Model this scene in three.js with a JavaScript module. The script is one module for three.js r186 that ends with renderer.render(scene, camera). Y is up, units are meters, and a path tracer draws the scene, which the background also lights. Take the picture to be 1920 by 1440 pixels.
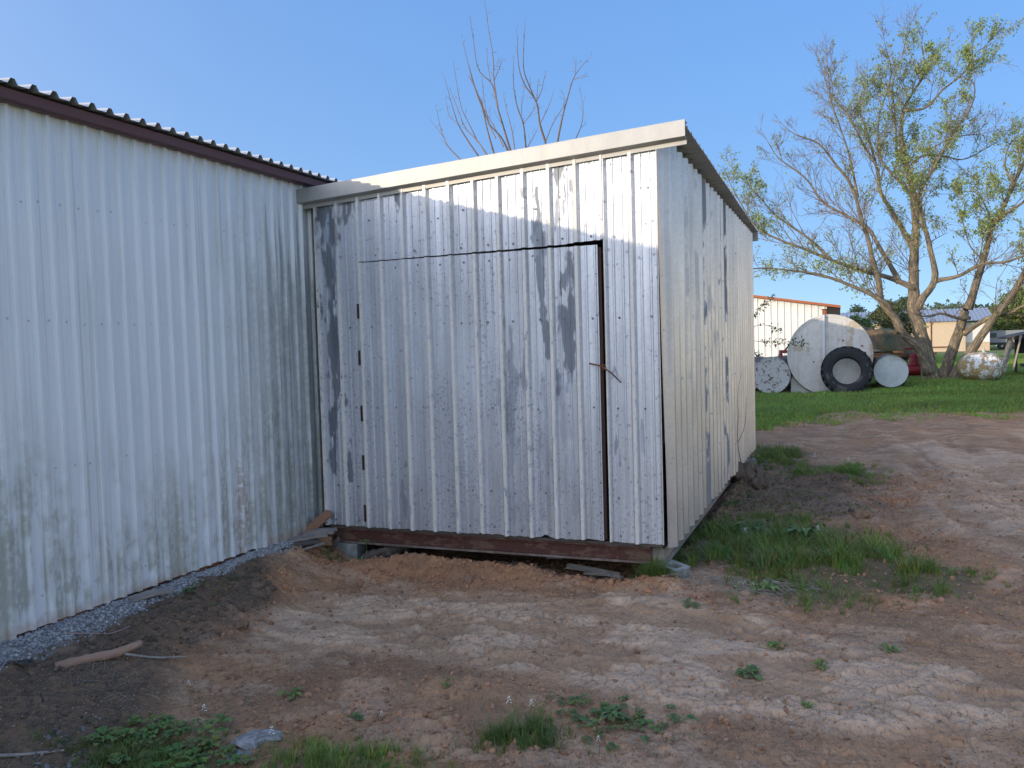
import * as THREE from 'three';
import { mergeGeometries, toCreasedNormals, mergeVertices } from 'three/addons/utils/BufferGeometryUtils.js';

// ---------- camera ----------
const scene = new THREE.Scene();
const camera = new THREE.PerspectiveCamera(49.074, 4 / 3, 0.05, 2000);
camera.position.set(4.051, 1.75, 5.95);
camera.rotation.order = 'YXZ';
camera.rotation.set(-0.04625, 0.37554, -0.02823);

// ---------- sun and sky ----------
const SUN_TURN = 35 * Math.PI / 180, SUN_RISE = Math.atan(0.285 * Math.sin(SUN_TURN));
const SUN = new THREE.Vector3(-Math.sin(SUN_TURN) * Math.cos(SUN_RISE), Math.sin(SUN_RISE), Math.cos(SUN_TURN) * Math.cos(SUN_RISE));
const sun = new THREE.DirectionalLight(new THREE.Color(1.0, 0.84, 0.63), 2.05);
sun.name = 'sun';
sun.position.copy(SUN).multiplyScalar(80); sun.target.position.set(0, 0, 0);
sun.castShadow = true; sun.shadow.radius = 1; sun.shadow.mapSize.set(4096, 4096);
Object.assign(sun.shadow.camera, { left: -60, right: 60, top: 60, bottom: -60, near: 1, far: 260 });
scene.add(sun, sun.target);
{
  const W = 512, H = 256, d = new Float32Array(W * H * 4), v = new THREE.Vector3();
  for (let j = 0; j < H; j++) for (let i = 0; i < W; i++) {
    const th = (i + 0.5) / W * 2 * Math.PI - Math.PI, el = ((j + 0.5) / H - 0.5) * Math.PI;
    v.set(Math.cos(el) * Math.cos(th), Math.sin(el), Math.cos(el) * Math.sin(th));
    const up = Math.max(0, v.y), air = Math.exp(-up * 4.6), thin = Math.exp(-up * 15), c = v.dot(SUN), ang = Math.acos(Math.min(1, c));
    const ray = 0.92 + 0.22 * c * c + 0.5 * Math.max(0, c), mie = Math.exp(-ang * ang / 0.85) * (0.4 + 0.6 * air);
    let r = (0.082 + 0.16 * air + 0.1 * thin) * ray + 2.5 * mie, g = (0.21 + 0.235 * air + 0.08 * thin) * ray + 2.15 * mie, b = (0.5 + 0.21 * air - 0.05 * thin) * ray + 1.7 * mie;
    if (v.y < 0) { const k = Math.max(0, 1 + v.y * 6); r = 0.12 + (r - 0.12) * k; g = 0.11 + (g - 0.11) * k; b = 0.09 + (b - 0.09) * k; }
    d.set([r, g, b, 1], (j * W + i) * 4);
  }
  const t = new THREE.DataTexture(d, W, H, THREE.RGBAFormat, THREE.FloatType);
  t.mapping = THREE.EquirectangularReflectionMapping; t.magFilter = t.minFilter = THREE.LinearFilter; t.needsUpdate = true;
  scene.background = t; scene.environment = t;
}
const EXPOSURE = 1.6;
const renderer = new THREE.WebGLRenderer({ antialias: true });
renderer.toneMapping = THREE.LinearToneMapping;
renderer.toneMappingExposure = EXPOSURE;
renderer.shadowMap.enabled = true;
renderer.setSize(1024, 768);

// ---------- small tools ----------
function rngOf(seed) { let a = seed >>> 0; return () => { a = (a + 0x6D2B79F5) | 0; let t = Math.imul(a ^ (a >>> 15), 1 | a); t = (t + Math.imul(t ^ (t >>> 7), 61 | t)) ^ t; return ((t ^ (t >>> 14)) >>> 0) / 4294967296; }; }
const hash = (x, y, s = 0) => { let h = Math.imul(x | 0, 374761393) ^ Math.imul(y | 0, 668265263) ^ Math.imul(s | 0, 974711); h = Math.imul(h ^ (h >>> 13), 1274126177); h ^= h >>> 16; return (h >>> 0) / 4294967296; };
function n2(x, y, s = 0) {
  const i = Math.floor(x), j = Math.floor(y), u = x - i, v = y - j, a = u * u * (3 - 2 * u), b = v * v * (3 - 2 * v);
  const p = hash(i, j, s), q = hash(i + 1, j, s), r = hash(i, j + 1, s), t = hash(i + 1, j + 1, s);
  return p + (q - p) * a + (r - p) * b + (p - q - r + t) * a * b;
}
function fbm(x, y, o = 4, s = 0) { let f = 0, a = 0.5, t = 0; for (let k = 0; k < o; k++) { f += a * n2(x, y, s + k * 17); t += a; a *= 0.5; x = x * 2.03 + 11.3; y = y * 2.03 + 5.7; } return f / t; }
function cells(x, y, s = 0) {                                 // [nearest, second nearest, id]
  const i = Math.floor(x), j = Math.floor(y); let a = 9, b = 9, id = 0;
  for (let m = -1; m <= 1; m++) for (let n = -1; n <= 1; n++) {
    const dx = i + m + hash(i + m, j + n, s) - x, dy = j + n + hash(i + m, j + n, s + 7) - y, d = dx * dx + dy * dy;
    if (d < a) { b = a; a = d; id = hash(i + m, j + n, s + 13); } else if (d < b) b = d;
  }
  return [Math.sqrt(a), Math.sqrt(b), id];
}
const clamp = (x, a = 0, b = 1) => Math.max(a, Math.min(b, x)), lerp = (a, b, t) => a + (b - a) * t;
const step = (a, b, x) => { const t = clamp((x - a) / (b - a)); return t * t * (3 - 2 * t); };
const V = (x, y, z) => new THREE.Vector3(x, y, z);
const taken = {};
function numbered(n) { const k = taken[n] = (taken[n] ?? -1) + 1; return k ? n + '_' + String(k).padStart(3, '0') : n; }
function part(name, geometry, material, parent, label) {
  const m = new THREE.Mesh(geometry, material); m.name = name; m.castShadow = m.receiveShadow = true; parent.add(m);
  if (label) m.userData.label = label;
  return m;
}
function tag(o, label, category, group) { o.userData.label = label; o.userData.category = category; if (group) o.userData.group = group; return o; }
function thing(name, label, category, at = [0, 0, 0], turn = 0, group) {
  const o = new THREE.Group(); o.name = numbered(name); o.position.set(...at); o.rotation.y = turn; scene.add(o);
  return tag(o, label, category, group);
}
function single(name, geometry, material, label, category, group) { return tag(part(numbered(name), geometry, material, scene), label, category, group); }
function setting(name, geometry, material) { const m = part(name, geometry, material, scene); m.userData.kind = 'structure'; return m; }
function stuff(name, geometry, material, list, label, category) {   // list of [Matrix4, Color]
  const m = new THREE.InstancedMesh(geometry, material, list.length); m.name = numbered(name); m.castShadow = m.receiveShadow = true;
  list.forEach(([mat, col], i) => { m.setMatrixAt(i, mat); if (col) m.setColorAt(i, col); });
  m.userData.kind = 'stuff'; scene.add(m); return tag(m, label, category);
}
const rgb = (r, g, b) => new THREE.Color(r, g, b);
const std = (color, roughness = 0.8, metalness = 0, more = {}) => new THREE.MeshStandardMaterial({ color, roughness, metalness, side: THREE.DoubleSide, ...more });
function texture(W, H, f, srgb) {                              // f(u, v) -> [r, g, b] linear 0..1
  const d = new Uint8Array(W * H * 4), enc = (x) => { x = clamp(x); return 255 * (srgb ? (x <= 0.0031308 ? 12.92 * x : 1.055 * Math.pow(x, 1 / 2.4) - 0.055) : x); };
  for (let j = 0; j < H; j++) for (let i = 0; i < W; i++) { const c = f((i + 0.5) / W, (j + 0.5) / H), k = (j * W + i) * 4; d[k] = enc(c[0]); d[k + 1] = enc(c[1]); d[k + 2] = enc(c[2]); d[k + 3] = 255; }
  const t = new THREE.DataTexture(d, W, H, THREE.RGBAFormat, THREE.UnsignedByteType);
  t.wrapS = t.wrapT = THREE.RepeatWrapping; t.magFilter = THREE.LinearFilter; t.minFilter = THREE.LinearMipmapLinearFilter; t.generateMipmaps = true;
  if (srgb) t.colorSpace = THREE.SRGBColorSpace; t.needsUpdate = true; return t;
}
function buffers(pos, idx, uv, col) {
  const g = new THREE.BufferGeometry(); g.setAttribute('position', new THREE.Float32BufferAttribute(pos, 3));
  if (uv) g.setAttribute('uv', new THREE.Float32BufferAttribute(uv, 2));
  if (col) g.setAttribute('color', new THREE.Float32BufferAttribute(col, 3));
  g.setIndex(idx); g.computeVertexNormals(); return g;
}
function box(x0, x1, y0, y1, z0, z1, round = 0) {              // a box with chamfered long edges when round > 0, uv in metres
  const g = new THREE.BoxGeometry(x1 - x0, y1 - y0, z1 - z0); g.translate((x0 + x1) / 2, (y0 + y1) / 2, (z0 + z1) / 2);
  const p = g.attributes.position, n = g.attributes.normal, uv = g.attributes.uv;
  for (let i = 0; i < p.count; i++) { const ax = Math.abs(n.getX(i)) > 0.5, ay = Math.abs(n.getY(i)) > 0.5; uv.setXY(i, ax ? p.getZ(i) : p.getX(i), ay ? p.getZ(i) : p.getY(i)); }
  return g;
}
function timber(len, h, d, seed, wear = 0.004) {              // a rough board along x, worn edges, slightly bowed
  const n = 14, sec = [[-1, -0.8], [-0.85, -1], [0.85, -1], [1, -0.8], [1, 0.8], [0.85, 1], [-0.85, 1], [-1, 0.8]], m = sec.length, pos = [], uv = [], idx = [];
  for (let i = 0; i <= n; i++) for (let k = 0; k < m; k++) {
    const x = (i / n - 0.5) * len, w = (hash(i, k, seed) - 0.5) * 2 * wear;
    pos.push(x + (i === 0 || i === n ? (hash(k, i, seed + 3) - 0.5) * 0.02 : 0), sec[k][1] * h / 2 + w + Math.sin(i / n * 3) * wear * 1.5, sec[k][0] * d / 2 + w); uv.push(x, k * 0.03);
  }
  for (let i = 0; i < n; i++) for (let k = 0; k < m; k++) { const a = i * m + k, b = i * m + (k + 1) % m; idx.push(a, b, a + m, b, b + m, a + m); }
  for (const e of [0, n]) { const c = pos.length / 3; pos.push((e / n - 0.5) * len, 0, 0); uv.push(0, 0); for (let k = 0; k < m; k++) { const a = e * m + k, b = e * m + (k + 1) % m; e ? idx.push(a, b, c) : idx.push(b, a, c); } }
  return toCreasedNormals(buffers(pos, idx, uv), 0.5);
}
function tube(points, r0, r1, sides = 6, segs = 12, rough = 0, seed = 1, thin = 0.8) {   // a tapered tube along a smooth line, uv in metres
  const curve = new THREE.CatmullRomCurve3(points, false, 'centripetal'), F = curve.computeFrenetFrames(segs, false), L = curve.getLength(), pos = [], uv = [], idx = [];
  for (let i = 0; i <= segs; i++) {
    const t = i / segs, c = curve.getPointAt(t), r = lerp(r0, r1, Math.pow(t, thin));
    for (let k = 0; k <= sides; k++) { const a = k % sides / sides * Math.PI * 2, w = r * (1 + rough * (n2(k % sides * 0.9, i * 0.7, seed) - 0.5)), q = F.normals[i].clone().multiplyScalar(Math.cos(a) * w).addScaledVector(F.binormals[i], Math.sin(a) * w).add(c); pos.push(q.x, q.y, q.z); uv.push(k / sides * 2 * Math.PI * r0, t * L); }
  }
  const m = sides + 1;
  for (let i = 0; i < segs; i++) for (let k = 0; k < sides; k++) { const a = i * m + k; idx.push(a, a + m, a + 1, a + 1, a + m, a + m + 1); }
  for (const e of [0, segs]) { const c = pos.length / 3, q = curve.getPointAt(e / segs); pos.push(q.x, q.y, q.z); uv.push(0, 0); for (let k = 0; k < sides; k++) { const a = e * m + k; e ? idx.push(a, c, a + 1) : idx.push(a, a + 1, c); } }
  return buffers(pos, idx, uv);
}
const matrix = (x, y, z, rx = 0, ry = 0, rz = 0, sx = 1, sy = sx, sz = sx) => new THREE.Matrix4().compose(V(x, y, z), new THREE.Quaternion().setFromEuler(new THREE.Euler(rx, ry, rz, 'YXZ')), V(sx, sy, sz));
function rock(seed, detail = 1, rough = 0.35, flat = 0.7) {
  let g = new THREE.IcosahedronGeometry(1, detail); g.deleteAttribute('uv'); g.deleteAttribute('normal'); g = mergeVertices(g, 1e-4);
  const p = g.attributes.position; for (let i = 0; i < p.count; i++) { const x = p.getX(i), y = p.getY(i), z = p.getZ(i), k = 1 + rough * ((fbm(x * 1.7 + seed * 3.1, y * 1.7 + z * 2.3 + 9, 3, seed) - 0.5) * 2); p.setXYZ(i, x * k, y * k * flat, z * k); }
  g.computeVertexNormals(); return g;
}

// ---------- the lie of the land ----------
const gauss = (x, z, cx, cz, rx, rz, turn, h) => { const c = Math.cos(turn), s = Math.sin(turn), u = ((x - cx) * c + (z - cz) * s) / rx, v = ((z - cz) * c - (x - cx) * s) / rz, q = u * u + v * v; return q > 9 ? 0 : h * Math.exp(-q); };
const inside = (poly, x, z) => {                               // signed distance, positive inside
  let d = 1e9, w = -1;
  for (let i = 0, j = poly.length - 1; i < poly.length; j = i++) {
    const [ax, az] = poly[i], [bx, bz] = poly[j], ex = bx - ax, ez = bz - az, px = x - ax, pz = z - az, t = clamp((px * ex + pz * ez) / (ex * ex + ez * ez));
    const qx = px - ex * t, qz = pz - ez * t; d = Math.min(d, qx * qx + qz * qz);
    if ((az > z) !== (bz > z) && x < (bx - ax) * (z - az) / (bz - az) + ax) w = -w;
  }
  return Math.sqrt(d) * w;
};
const CRUST = [[0.45, 1.5], [0.62, 0.9], [1.0, 0.66], [1.6, 0.6], [2.3, 0.42], [3.0, 0.28], [3.7, 0.72], [4.3, 0.95], [4.95, 1.2], [4.75, 1.75], [3.9, 2.0], [3.4, 2.12], [2.85, 1.98], [2.4, 1.78], [1.94, 1.92], [1.5, 1.95], [1.17, 2.06], [0.75, 2.0]];
const CRUST_FAR = [[4.35, -2.0], [4.62, -3.2], [4.9, -5], [4.45, -8.2], [5.2, -9], [7.5, -11.5], [10, -11.5], [10, 0.6], [5.6, -0.35], [5.05, -0.8], [5.0, -2]];
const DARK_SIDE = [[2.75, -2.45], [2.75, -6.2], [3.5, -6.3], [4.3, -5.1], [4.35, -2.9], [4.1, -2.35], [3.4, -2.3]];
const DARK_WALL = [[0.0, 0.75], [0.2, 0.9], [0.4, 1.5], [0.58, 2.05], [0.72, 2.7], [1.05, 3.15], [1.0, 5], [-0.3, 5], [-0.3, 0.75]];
const GRASS_SIDE = [[2.78, -0.6], [2.8, -2.1], [3.1, -2.3], [3.57, -2.3], [4.2, -1.9], [4.55, -1.1], [4.95, -0.6], [4.6, -0.3], [4.3, -0.12], [3.75, 0.2], [3.35, -0.25], [3.0, -0.5]];
const GRASS_BACK = [[2.75, -6.2], [2.95, -7.7], [3.4, -7.4], [3.35, -6.1]], GRASS_SPOT = [[3.45, -5.35], [3.55, -6.0], [4.2, -6.2], [4.55, -5.2], [4.1, -4.9]];
const LAWN = (x) => -10.9 - 2.2 * step(2.4, 3.2, x) - 1.4 * step(3.2, 4.4, x) - 0.5 * step(5, 9, x);   // lawn lies beyond this z
const under = (x, z) => step(-0.12, 0.02, x) * step(2.9, 2.75, x) * step(0.12, -0.15, z) * step(-6.4, -6.1, z);
function zones(x, z) {
  const wx = x + (fbm(x * 2.2, z * 2.2, 4, 3) - 0.5) * 0.5, wz = z + (fbm(x * 2.2 + 40, z * 2.2, 4, 5) - 0.5) * 0.5;
  const soft = 0.1, far = z < -0.5 ? 0.35 : 0;
  let crust = step(-soft, soft, inside(CRUST, wx, wz));
  const cf = step(-0.15, 0.3, inside(CRUST_FAR, wx + (fbm(x * 0.9, z * 0.5, 3, 8) - 0.5) * 1.2, wz));
  const lane = fbm((x - 0.12 * z) * 2.6, z * 0.35 + x * 0.2, 4, 9);
  crust = Math.max(crust, cf * step(0.47, 0.58, lane) * 0.85);
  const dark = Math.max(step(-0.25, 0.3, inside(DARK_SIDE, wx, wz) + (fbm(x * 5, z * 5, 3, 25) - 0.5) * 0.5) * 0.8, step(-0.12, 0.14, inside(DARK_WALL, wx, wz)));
  const grass = Math.max(step(-0.2, 0.1, inside(GRASS_SIDE, wx, wz)), step(-0.2, 0.1, inside(GRASS_BACK, wx, wz)), step(-0.2, 0.1, inside(GRASS_SPOT, wx, wz)));
  const lawn = step(0.5, -0.6, z - LAWN(x) + (fbm(x, z, 3, 21) - 0.5) * 3);
  const red = clamp(gauss(x, z, 0.9, 0.28, 1.1, 0.36, -0.12, 1.5) + gauss(x, z, 2.75, 0.08, 0.3, 0.2, 0, 1.3) + gauss(x, z, 4.55, -3.7, 0.4, 0.3, 0.3, 1.2) + gauss(x, z, 0.35, 1.45, 0.22, 0.6, -0.2, 0.9) + 0.5 * step(0.45, 0.7, fbm(x * 1.1, z * 1.1, 3, 31)));
  const gravel = step(0.05, -0.04, x + 0.1 - (0.085 + 0.18 * step(0.9, 2.9, z)) + (fbm(x * 4, z * 4, 3, 33) - 0.5) * 0.16) * step(0.2, 0.5, z);
  return { crust, dark, grass, lawn, red, gravel };
}
function lie(x, z) {                                           // the big shapes only
  const w = 0.45 + 0.85 * step(0, 3, z);
  let h = 0.24 * (1 - step(0, w, x + 0.1)) + 0.2 * step(-14, -24, z) * step(3, 7, x);
  for (const [cx, cz, rx, rz, t, k] of [[0.46, 1.85, 0.2, 0.3, 0, 0.05], [0.34, 1.35, 0.17, 0.3, 0, 0.07], [0.33, 0.85, 0.2, 0.3, 0, 0.08], [0.52, 0.38, 0.28, 0.22, -0.3, 0.1], [0.86, 0.22, 0.28, 0.17, 0, 0.09], [1.2, 0.17, 0.26, 0.16, 0, 0.1], [1.55, 0.1, 0.26, 0.17, 0, 0.075], [1.9, 0.12, 0.2, 0.16, 0, 0.03], [2.74, 0.12, 0.2, 0.13, 0, 0.07],
    [2.35, 2.2, 0.3, 0.16, 0.15, 0.055], [1.7, 2.25, 0.4, 0.14, 0, 0.035], [3.0, -4.0, 0.2, 0.28, 0, 0.12], [3.5, -3.6, 0.5, 0.6, 0, 0.05], [4.5, -3.7, 0.35, 0.18, 0.3, 0.05], [3.9, -0.9, 0.9, 0.7, 0, 0.05], [4.2, -2.4, 0.25, 0.2, 0, 0.06], [1.65, 2.98, 0.25, 0.2, 0, 0.02]]) h += gauss(x, z, cx, cz, rx, rz, t, k);
  h -= 0.05 * under(x, z);
  const rut = (c, wd, k) => { const d = (x - c - 0.1 * z - 0.25 * Math.sin(z * 0.5)) / wd; return k * Math.exp(-d * d) * step(1.5, -0.5, z); };
  h += 0.012 * step(0.2, 0.9, Math.sin((z + 0.4 * Math.abs(x - 5.0)) * 34)) * (rut(5.0, 0.25, 1) + rut(6.3, 0.25, 1)); h -= rut(5.0, 0.22, 0.035) + rut(6.3, 0.22, 0.035); h += rut(5.4, 0.16, 0.025) + rut(5.95, 0.2, 0.03);
  const tr = (z - 1.25 + 0.18 * (x - 1)) / 0.32; h -= 0.02 * Math.exp(-tr * tr) * step(0.5, 0.9, x) * step(5, 4, x);
  return h + (fbm(x * 0.8, z * 0.8, 3, 41) - 0.5) * 0.05;
}
function fine(x, z, Z) {                                       // clods, crust plates and cracks
  const q = x + (fbm(x * 5, z * 5, 3, 51) - 0.5) * 0.25, p = z + (fbm(x * 5 + 9, z * 5, 3, 53) - 0.5) * 0.25;
  const slump = fbm(q * 1.9, p * 4.2, 5, 55), ridge = 1 - Math.abs(2 * fbm(q * 3.1, p * 6.4, 4, 57) - 1);
  const [a, b] = cells(q * 7.5, p * 11, 59), crack = step(0.1, 0.0, b - a) * step(0.42, 0.58, fbm(x * 2.1, z * 2.1, 3, 61));
  const plate = (slump - 0.5) * 0.045 + step(0.44, 0.48, slump) * 0.012 + step(0.75, 1, ridge) * 0.018 - crack * 0.024 + (n2(q * 30, p * 30, 60) - 0.5) * 0.003;
  const [c1, , id] = cells(q * 15, p * 15, 63), [d1] = cells(q * 34, p * 34, 65), lump = clamp(1 - c1 * 1.5) * (0.3 + id), crumb = clamp(1 - d1 * 1.4);
  const clod = (fbm(q * 3.2, p * 3.2, 5, 67) - 0.5) * 0.11 + lump * 0.03 * step(0.4, 0.6, fbm(x * 4, z * 4, 3, 68)) + crumb * 0.012;
  const k = clamp(Z.crust * 1.1);
  return (plate * k + clod * (1 - k) * (0.6 + 0.5 * Z.red + 0.7 * Z.dark * step(0.3, -0.8, z)) * (1 - 0.55 * Z.gravel)) * (1 - 0.7 * Z.lawn);
}
const NX0 = -1.2, NX1 = 9.6, NZ0 = -16.5, NZ1 = 5.2;
// zone weights on a grid, looked up smoothly
const ZN = 768, zoneGrid = new Float32Array(ZN * ZN * 6);
for (let j = 0; j < ZN; j++) for (let i = 0; i < ZN; i++) { const Z = zones(lerp(NX0, NX1, i / (ZN - 1)), lerp(NZ0, NZ1, j / (ZN - 1))); zoneGrid.set([Z.crust, Z.dark, Z.grass, Z.lawn, Z.red, Z.gravel], (j * ZN + i) * 6); }
function zoneAt(x, z) {
  const u = clamp((x - NX0) / (NX1 - NX0)) * (ZN - 1.001), v = clamp((z - NZ0) / (NZ1 - NZ0)) * (ZN - 1.001), i = u | 0, j = v | 0, a = u - i, b = v - j, o = [];
  for (let k = 0; k < 6; k++) { const q = (j * ZN + i) * 6 + k, w = ZN * 6; o.push(lerp(lerp(zoneGrid[q], zoneGrid[q + 6], a), lerp(zoneGrid[q + w], zoneGrid[q + w + 6], a), b)); }
  return { crust: o[0], dark: o[1], grass: o[2], lawn: o[3], red: o[4], gravel: o[5] };
}
const edge = (x, z) => step(NX0, NX0 + 0.2, x) * step(NX1, NX1 - 0.5, x) * step(NZ0, NZ0 + 0.8, z) * step(NZ1, NZ1 - 0.3, z);
const height = (x, z) => { const l = lie(x, z); return x > NX0 && x < NX1 && z > NZ0 && z < NZ1 ? l + fine(x, z, zoneAt(x, z)) * edge(x, z) : l; };
function axis(parts) { const a = []; for (const [p, q, s] of parts) { const n = Math.max(1, Math.round((q - p) / s)); for (let i = 0; i < n; i++) a.push(lerp(p, q, i / n)); } a.push(parts[parts.length - 1][1]); return a; }
function sheet(xs, zs, f, skip) {
  const pos = [], uv = [], idx = [], m = xs.length;
  for (const z of zs) for (const x of xs) { pos.push(x, f(x, z), z); uv.push((x - NX0) / (NX1 - NX0), (z - NZ0) / (NZ1 - NZ0)); }
  for (let j = 0; j < zs.length - 1; j++) for (let i = 0; i < m - 1; i++) { if (skip && skip((xs[i] + xs[i + 1]) / 2, (zs[j] + zs[j + 1]) / 2)) continue; const a = j * m + i; idx.push(a, a + m, a + 1, a + 1, a + m, a + m + 1); }
  return buffers(pos, idx, uv);
}
{
  const CR = [0.51, 0.342, 0.218], RD = [0.4, 0.19, 0.083], LM = [0.34, 0.193, 0.1], MO = [0.32, 0.182, 0.09], DK = [0.115, 0.077, 0.048], GV = [0.25, 0.245, 0.235], GR = [0.075, 0.075, 0.03];
  const soil = (x, z) => {
    const Z = zoneAt(x, z), f1 = fbm(x * 6, z * 9, 4, 71), f2 = fbm(x * 26, z * 26, 3, 73), f3 = n2(x * 120, z * 120, 75), wq = x + (f1 - 0.5) * 0.12, wp = z + (f2 - 0.5) * 0.08, moist = step(0.5, 0.54, fbm(wq * 1.9, wp * 4.2, 5, 55) * -1 + 1.0 + 0.12 * (fbm(x * 1.1, z * 1.4, 3, 77) - 0.5)), [ca, cb] = cells((x + (fbm(x * 5, z * 5, 3, 51) - 0.5) * 0.25) * 7.5, (z + (fbm(x * 5 + 9, z * 5, 3, 53) - 0.5) * 0.25) * 11, 59), split = step(0.09, 0.03, cb - ca) * step(0.42, 0.58, fbm(x * 2.1, z * 2.1, 3, 61));
    const c = LM.slice(), mix = (k, w) => { for (let n = 0; n < 3; n++) c[n] = lerp(c[n], k[n], w); };
    mix(RD, Z.red * 0.75); mix(DK, 0.3 * step(0.5, 0.62, fbm(x * 2.9, z * 2.9, 5, 79)));
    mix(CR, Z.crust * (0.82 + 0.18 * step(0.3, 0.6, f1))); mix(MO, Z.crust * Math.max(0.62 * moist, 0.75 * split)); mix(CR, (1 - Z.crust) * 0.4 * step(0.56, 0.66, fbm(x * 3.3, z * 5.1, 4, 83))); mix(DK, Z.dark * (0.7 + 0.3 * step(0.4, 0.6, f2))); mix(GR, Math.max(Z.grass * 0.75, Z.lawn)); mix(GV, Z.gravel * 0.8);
    const [a, b] = cells(x * 60, z * 60, 81), pebble = step(0.25, 0.12, a) * step(0.72, 0.8, hash(Math.floor(b * 1e4), 3)), k = (0.8 + 0.4 * f1) * (0.86 + 0.28 * f2) * (0.92 + 0.16 * f3) * (1 + 0.25 * pebble * (1 - Z.lawn));
    return [c[0] * k, c[1] * k, c[2] * k];
  };
  const T = 2048, at = (u, v) => [lerp(NX0, NX1, u), lerp(NZ0, NZ1, v)];
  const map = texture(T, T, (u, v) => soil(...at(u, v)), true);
  const bump = texture(T, T, (u, v) => {
    const [x, z] = at(u, v), q = x + (fbm(x * 9, z * 9, 3, 96) - 0.5) * 0.1, p = z + (fbm(x * 9 + 5, z * 9, 3, 97) - 0.5) * 0.1, [a, b, id] = cells(q * 13, p * 19, 98), [c] = cells(q * 42, p * 48, 95), some = step(0.45, 0.6, fbm(x * 2.6, z * 2.6, 3, 99));
    const k = 0.3 * fbm(x * 22, z * 26, 4, 91) + 0.12 * n2(x * 90, z * 90, 93) + 0.2 * (1 - clamp(c * 1.4)) + 0.12 * id * some + 0.25 * step(0.0, 0.07, b - a) * some + 0.25 * (1 - some); return [k, k, k];
  });
  map.wrapS = map.wrapT = bump.wrapS = bump.wrapT = THREE.ClampToEdgeWrapping;
  const near = std(0xffffff, 0.95, 0, { map, bumpMap: bump, bumpScale: 0.045 });
  const xs = axis([[NX0, -0.1, 0.06], [-0.1, 5.2, 0.0145], [5.2, NX1, 0.045]]), zs = axis([[NZ0, -6.5, 0.08], [-6.5, -0.3, 0.03], [-0.3, 3.6, 0.0145], [3.6, NZ1, 0.06]]);
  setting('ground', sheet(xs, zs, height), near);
  const grassMap = texture(512, 512, (u, v) => { const a = n2(u * 14, v * 14, 5) * 0.5 + n2((u * 60) % 60, v * 60, 6) * 0.3 + n2(u * 200, v * 200, 7) * 0.3, d = step(0.62, 0.85, a); return [lerp(0.09, 0.21, a), lerp(0.13, 0.23, a) + 0.01 * d, lerp(0.025, 0.05, a)]; }, true);
  grassMap.repeat.set(3, 3);
  const fx = axis([[-700, -60, 40], [-60, NX0, 3], [NX0, NX1, 0.4], [NX1, 40, 1.5], [40, 700, 40]]), fz = axis([[-900, -90, 40], [-90, -30, 3], [-30, NZ0, 0.7], [NZ0, NZ1, 0.4], [NZ1, 40, 2], [40, 500, 40]]);
  setting('meadow', sheet(fx, fz, (x, z) => lie(x, z) - 0.03 * (x > NX0 - 0.01 && x < NX1 + 0.01 && z > NZ0 - 0.01 && z < NZ1 + 0.01), (x, z) => x > NX0 + 0.4 && x < NX1 - 0.4 && z > NZ0 + 0.4 && z < NZ1 - 0.4), std(0xffffff, 1, 0, { map: grassMap }));
}

// ---------- ribbed sheet metal ----------
function ribs(u0, u1, pitch, off, big, small) {                // [u, h] across a sheet: tall ribs at off + k * pitch, low ones between
  const pts = [], add = (c, { b, t, h }) => pts.push([c - b / 2, 0], [c - t / 2, h], [c + t / 2, h], [c + b / 2, 0]);
  for (let k = Math.floor((u0 - off) / pitch) - 1; k <= Math.ceil((u1 - off) / pitch) + 1; k++) { add(off + k * pitch, big); for (const s of small) add(off + (k + s.at) * pitch, s); }
  const out = [], hAt = (u) => { for (let i = 1; i < pts.length; i++) if (pts[i][0] >= u) { const [a, p] = pts[i - 1], [b, q] = pts[i]; return lerp(p, q, (u - a) / (b - a)); } return 0; };
  out.push([u0, hAt(u0)]); for (const p of pts) if (p[0] > u0 + 0.002 && p[0] < u1 - 0.002) out.push(p); out.push([u1, hAt(u1)]);
  return out;
}
function metalSheet(prof, y0, y1, rows, place, uvOf, wave = 0.002, seed = 1) {
  const pos = [], uv = [], idx = [], m = prof.length;
  for (let j = 0; j <= rows; j++) for (const [u, h] of prof) {
    const y = lerp(y0(u), y1(u), j / rows), w = (fbm(u * 3.3, y * 1.7, 3, seed) - 0.5) * 2 * wave;
    pos.push(...place(u, h + w, y)); uv.push(...uvOf(u, y));
  }
  for (let j = 0; j < rows; j++) for (let i = 0; i < m - 1; i++) { const a = j * m + i; idx.push(a, a + 1, a + m, a + 1, a + m + 1, a + m); }
  return toCreasedNormals(buffers(pos, idx, uv), 0.25);
}
const head = (() => { const g = new THREE.SphereGeometry(1, 7, 3, 0, Math.PI * 2, 0, Math.PI / 2); g.rotateX(Math.PI / 2); const w = new THREE.CylinderGeometry(1.75, 1.75, 0.25, 8); w.rotateX(Math.PI / 2); return mergeGeometries([g.toNonIndexed(), w.toNonIndexed()]); })();
const screws = (list, r, turn) => mergeGeometries(list.map(([x, y, z]) => head.clone().applyMatrix4(matrix(x, y, z, 0, turn, 0, r))));
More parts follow.
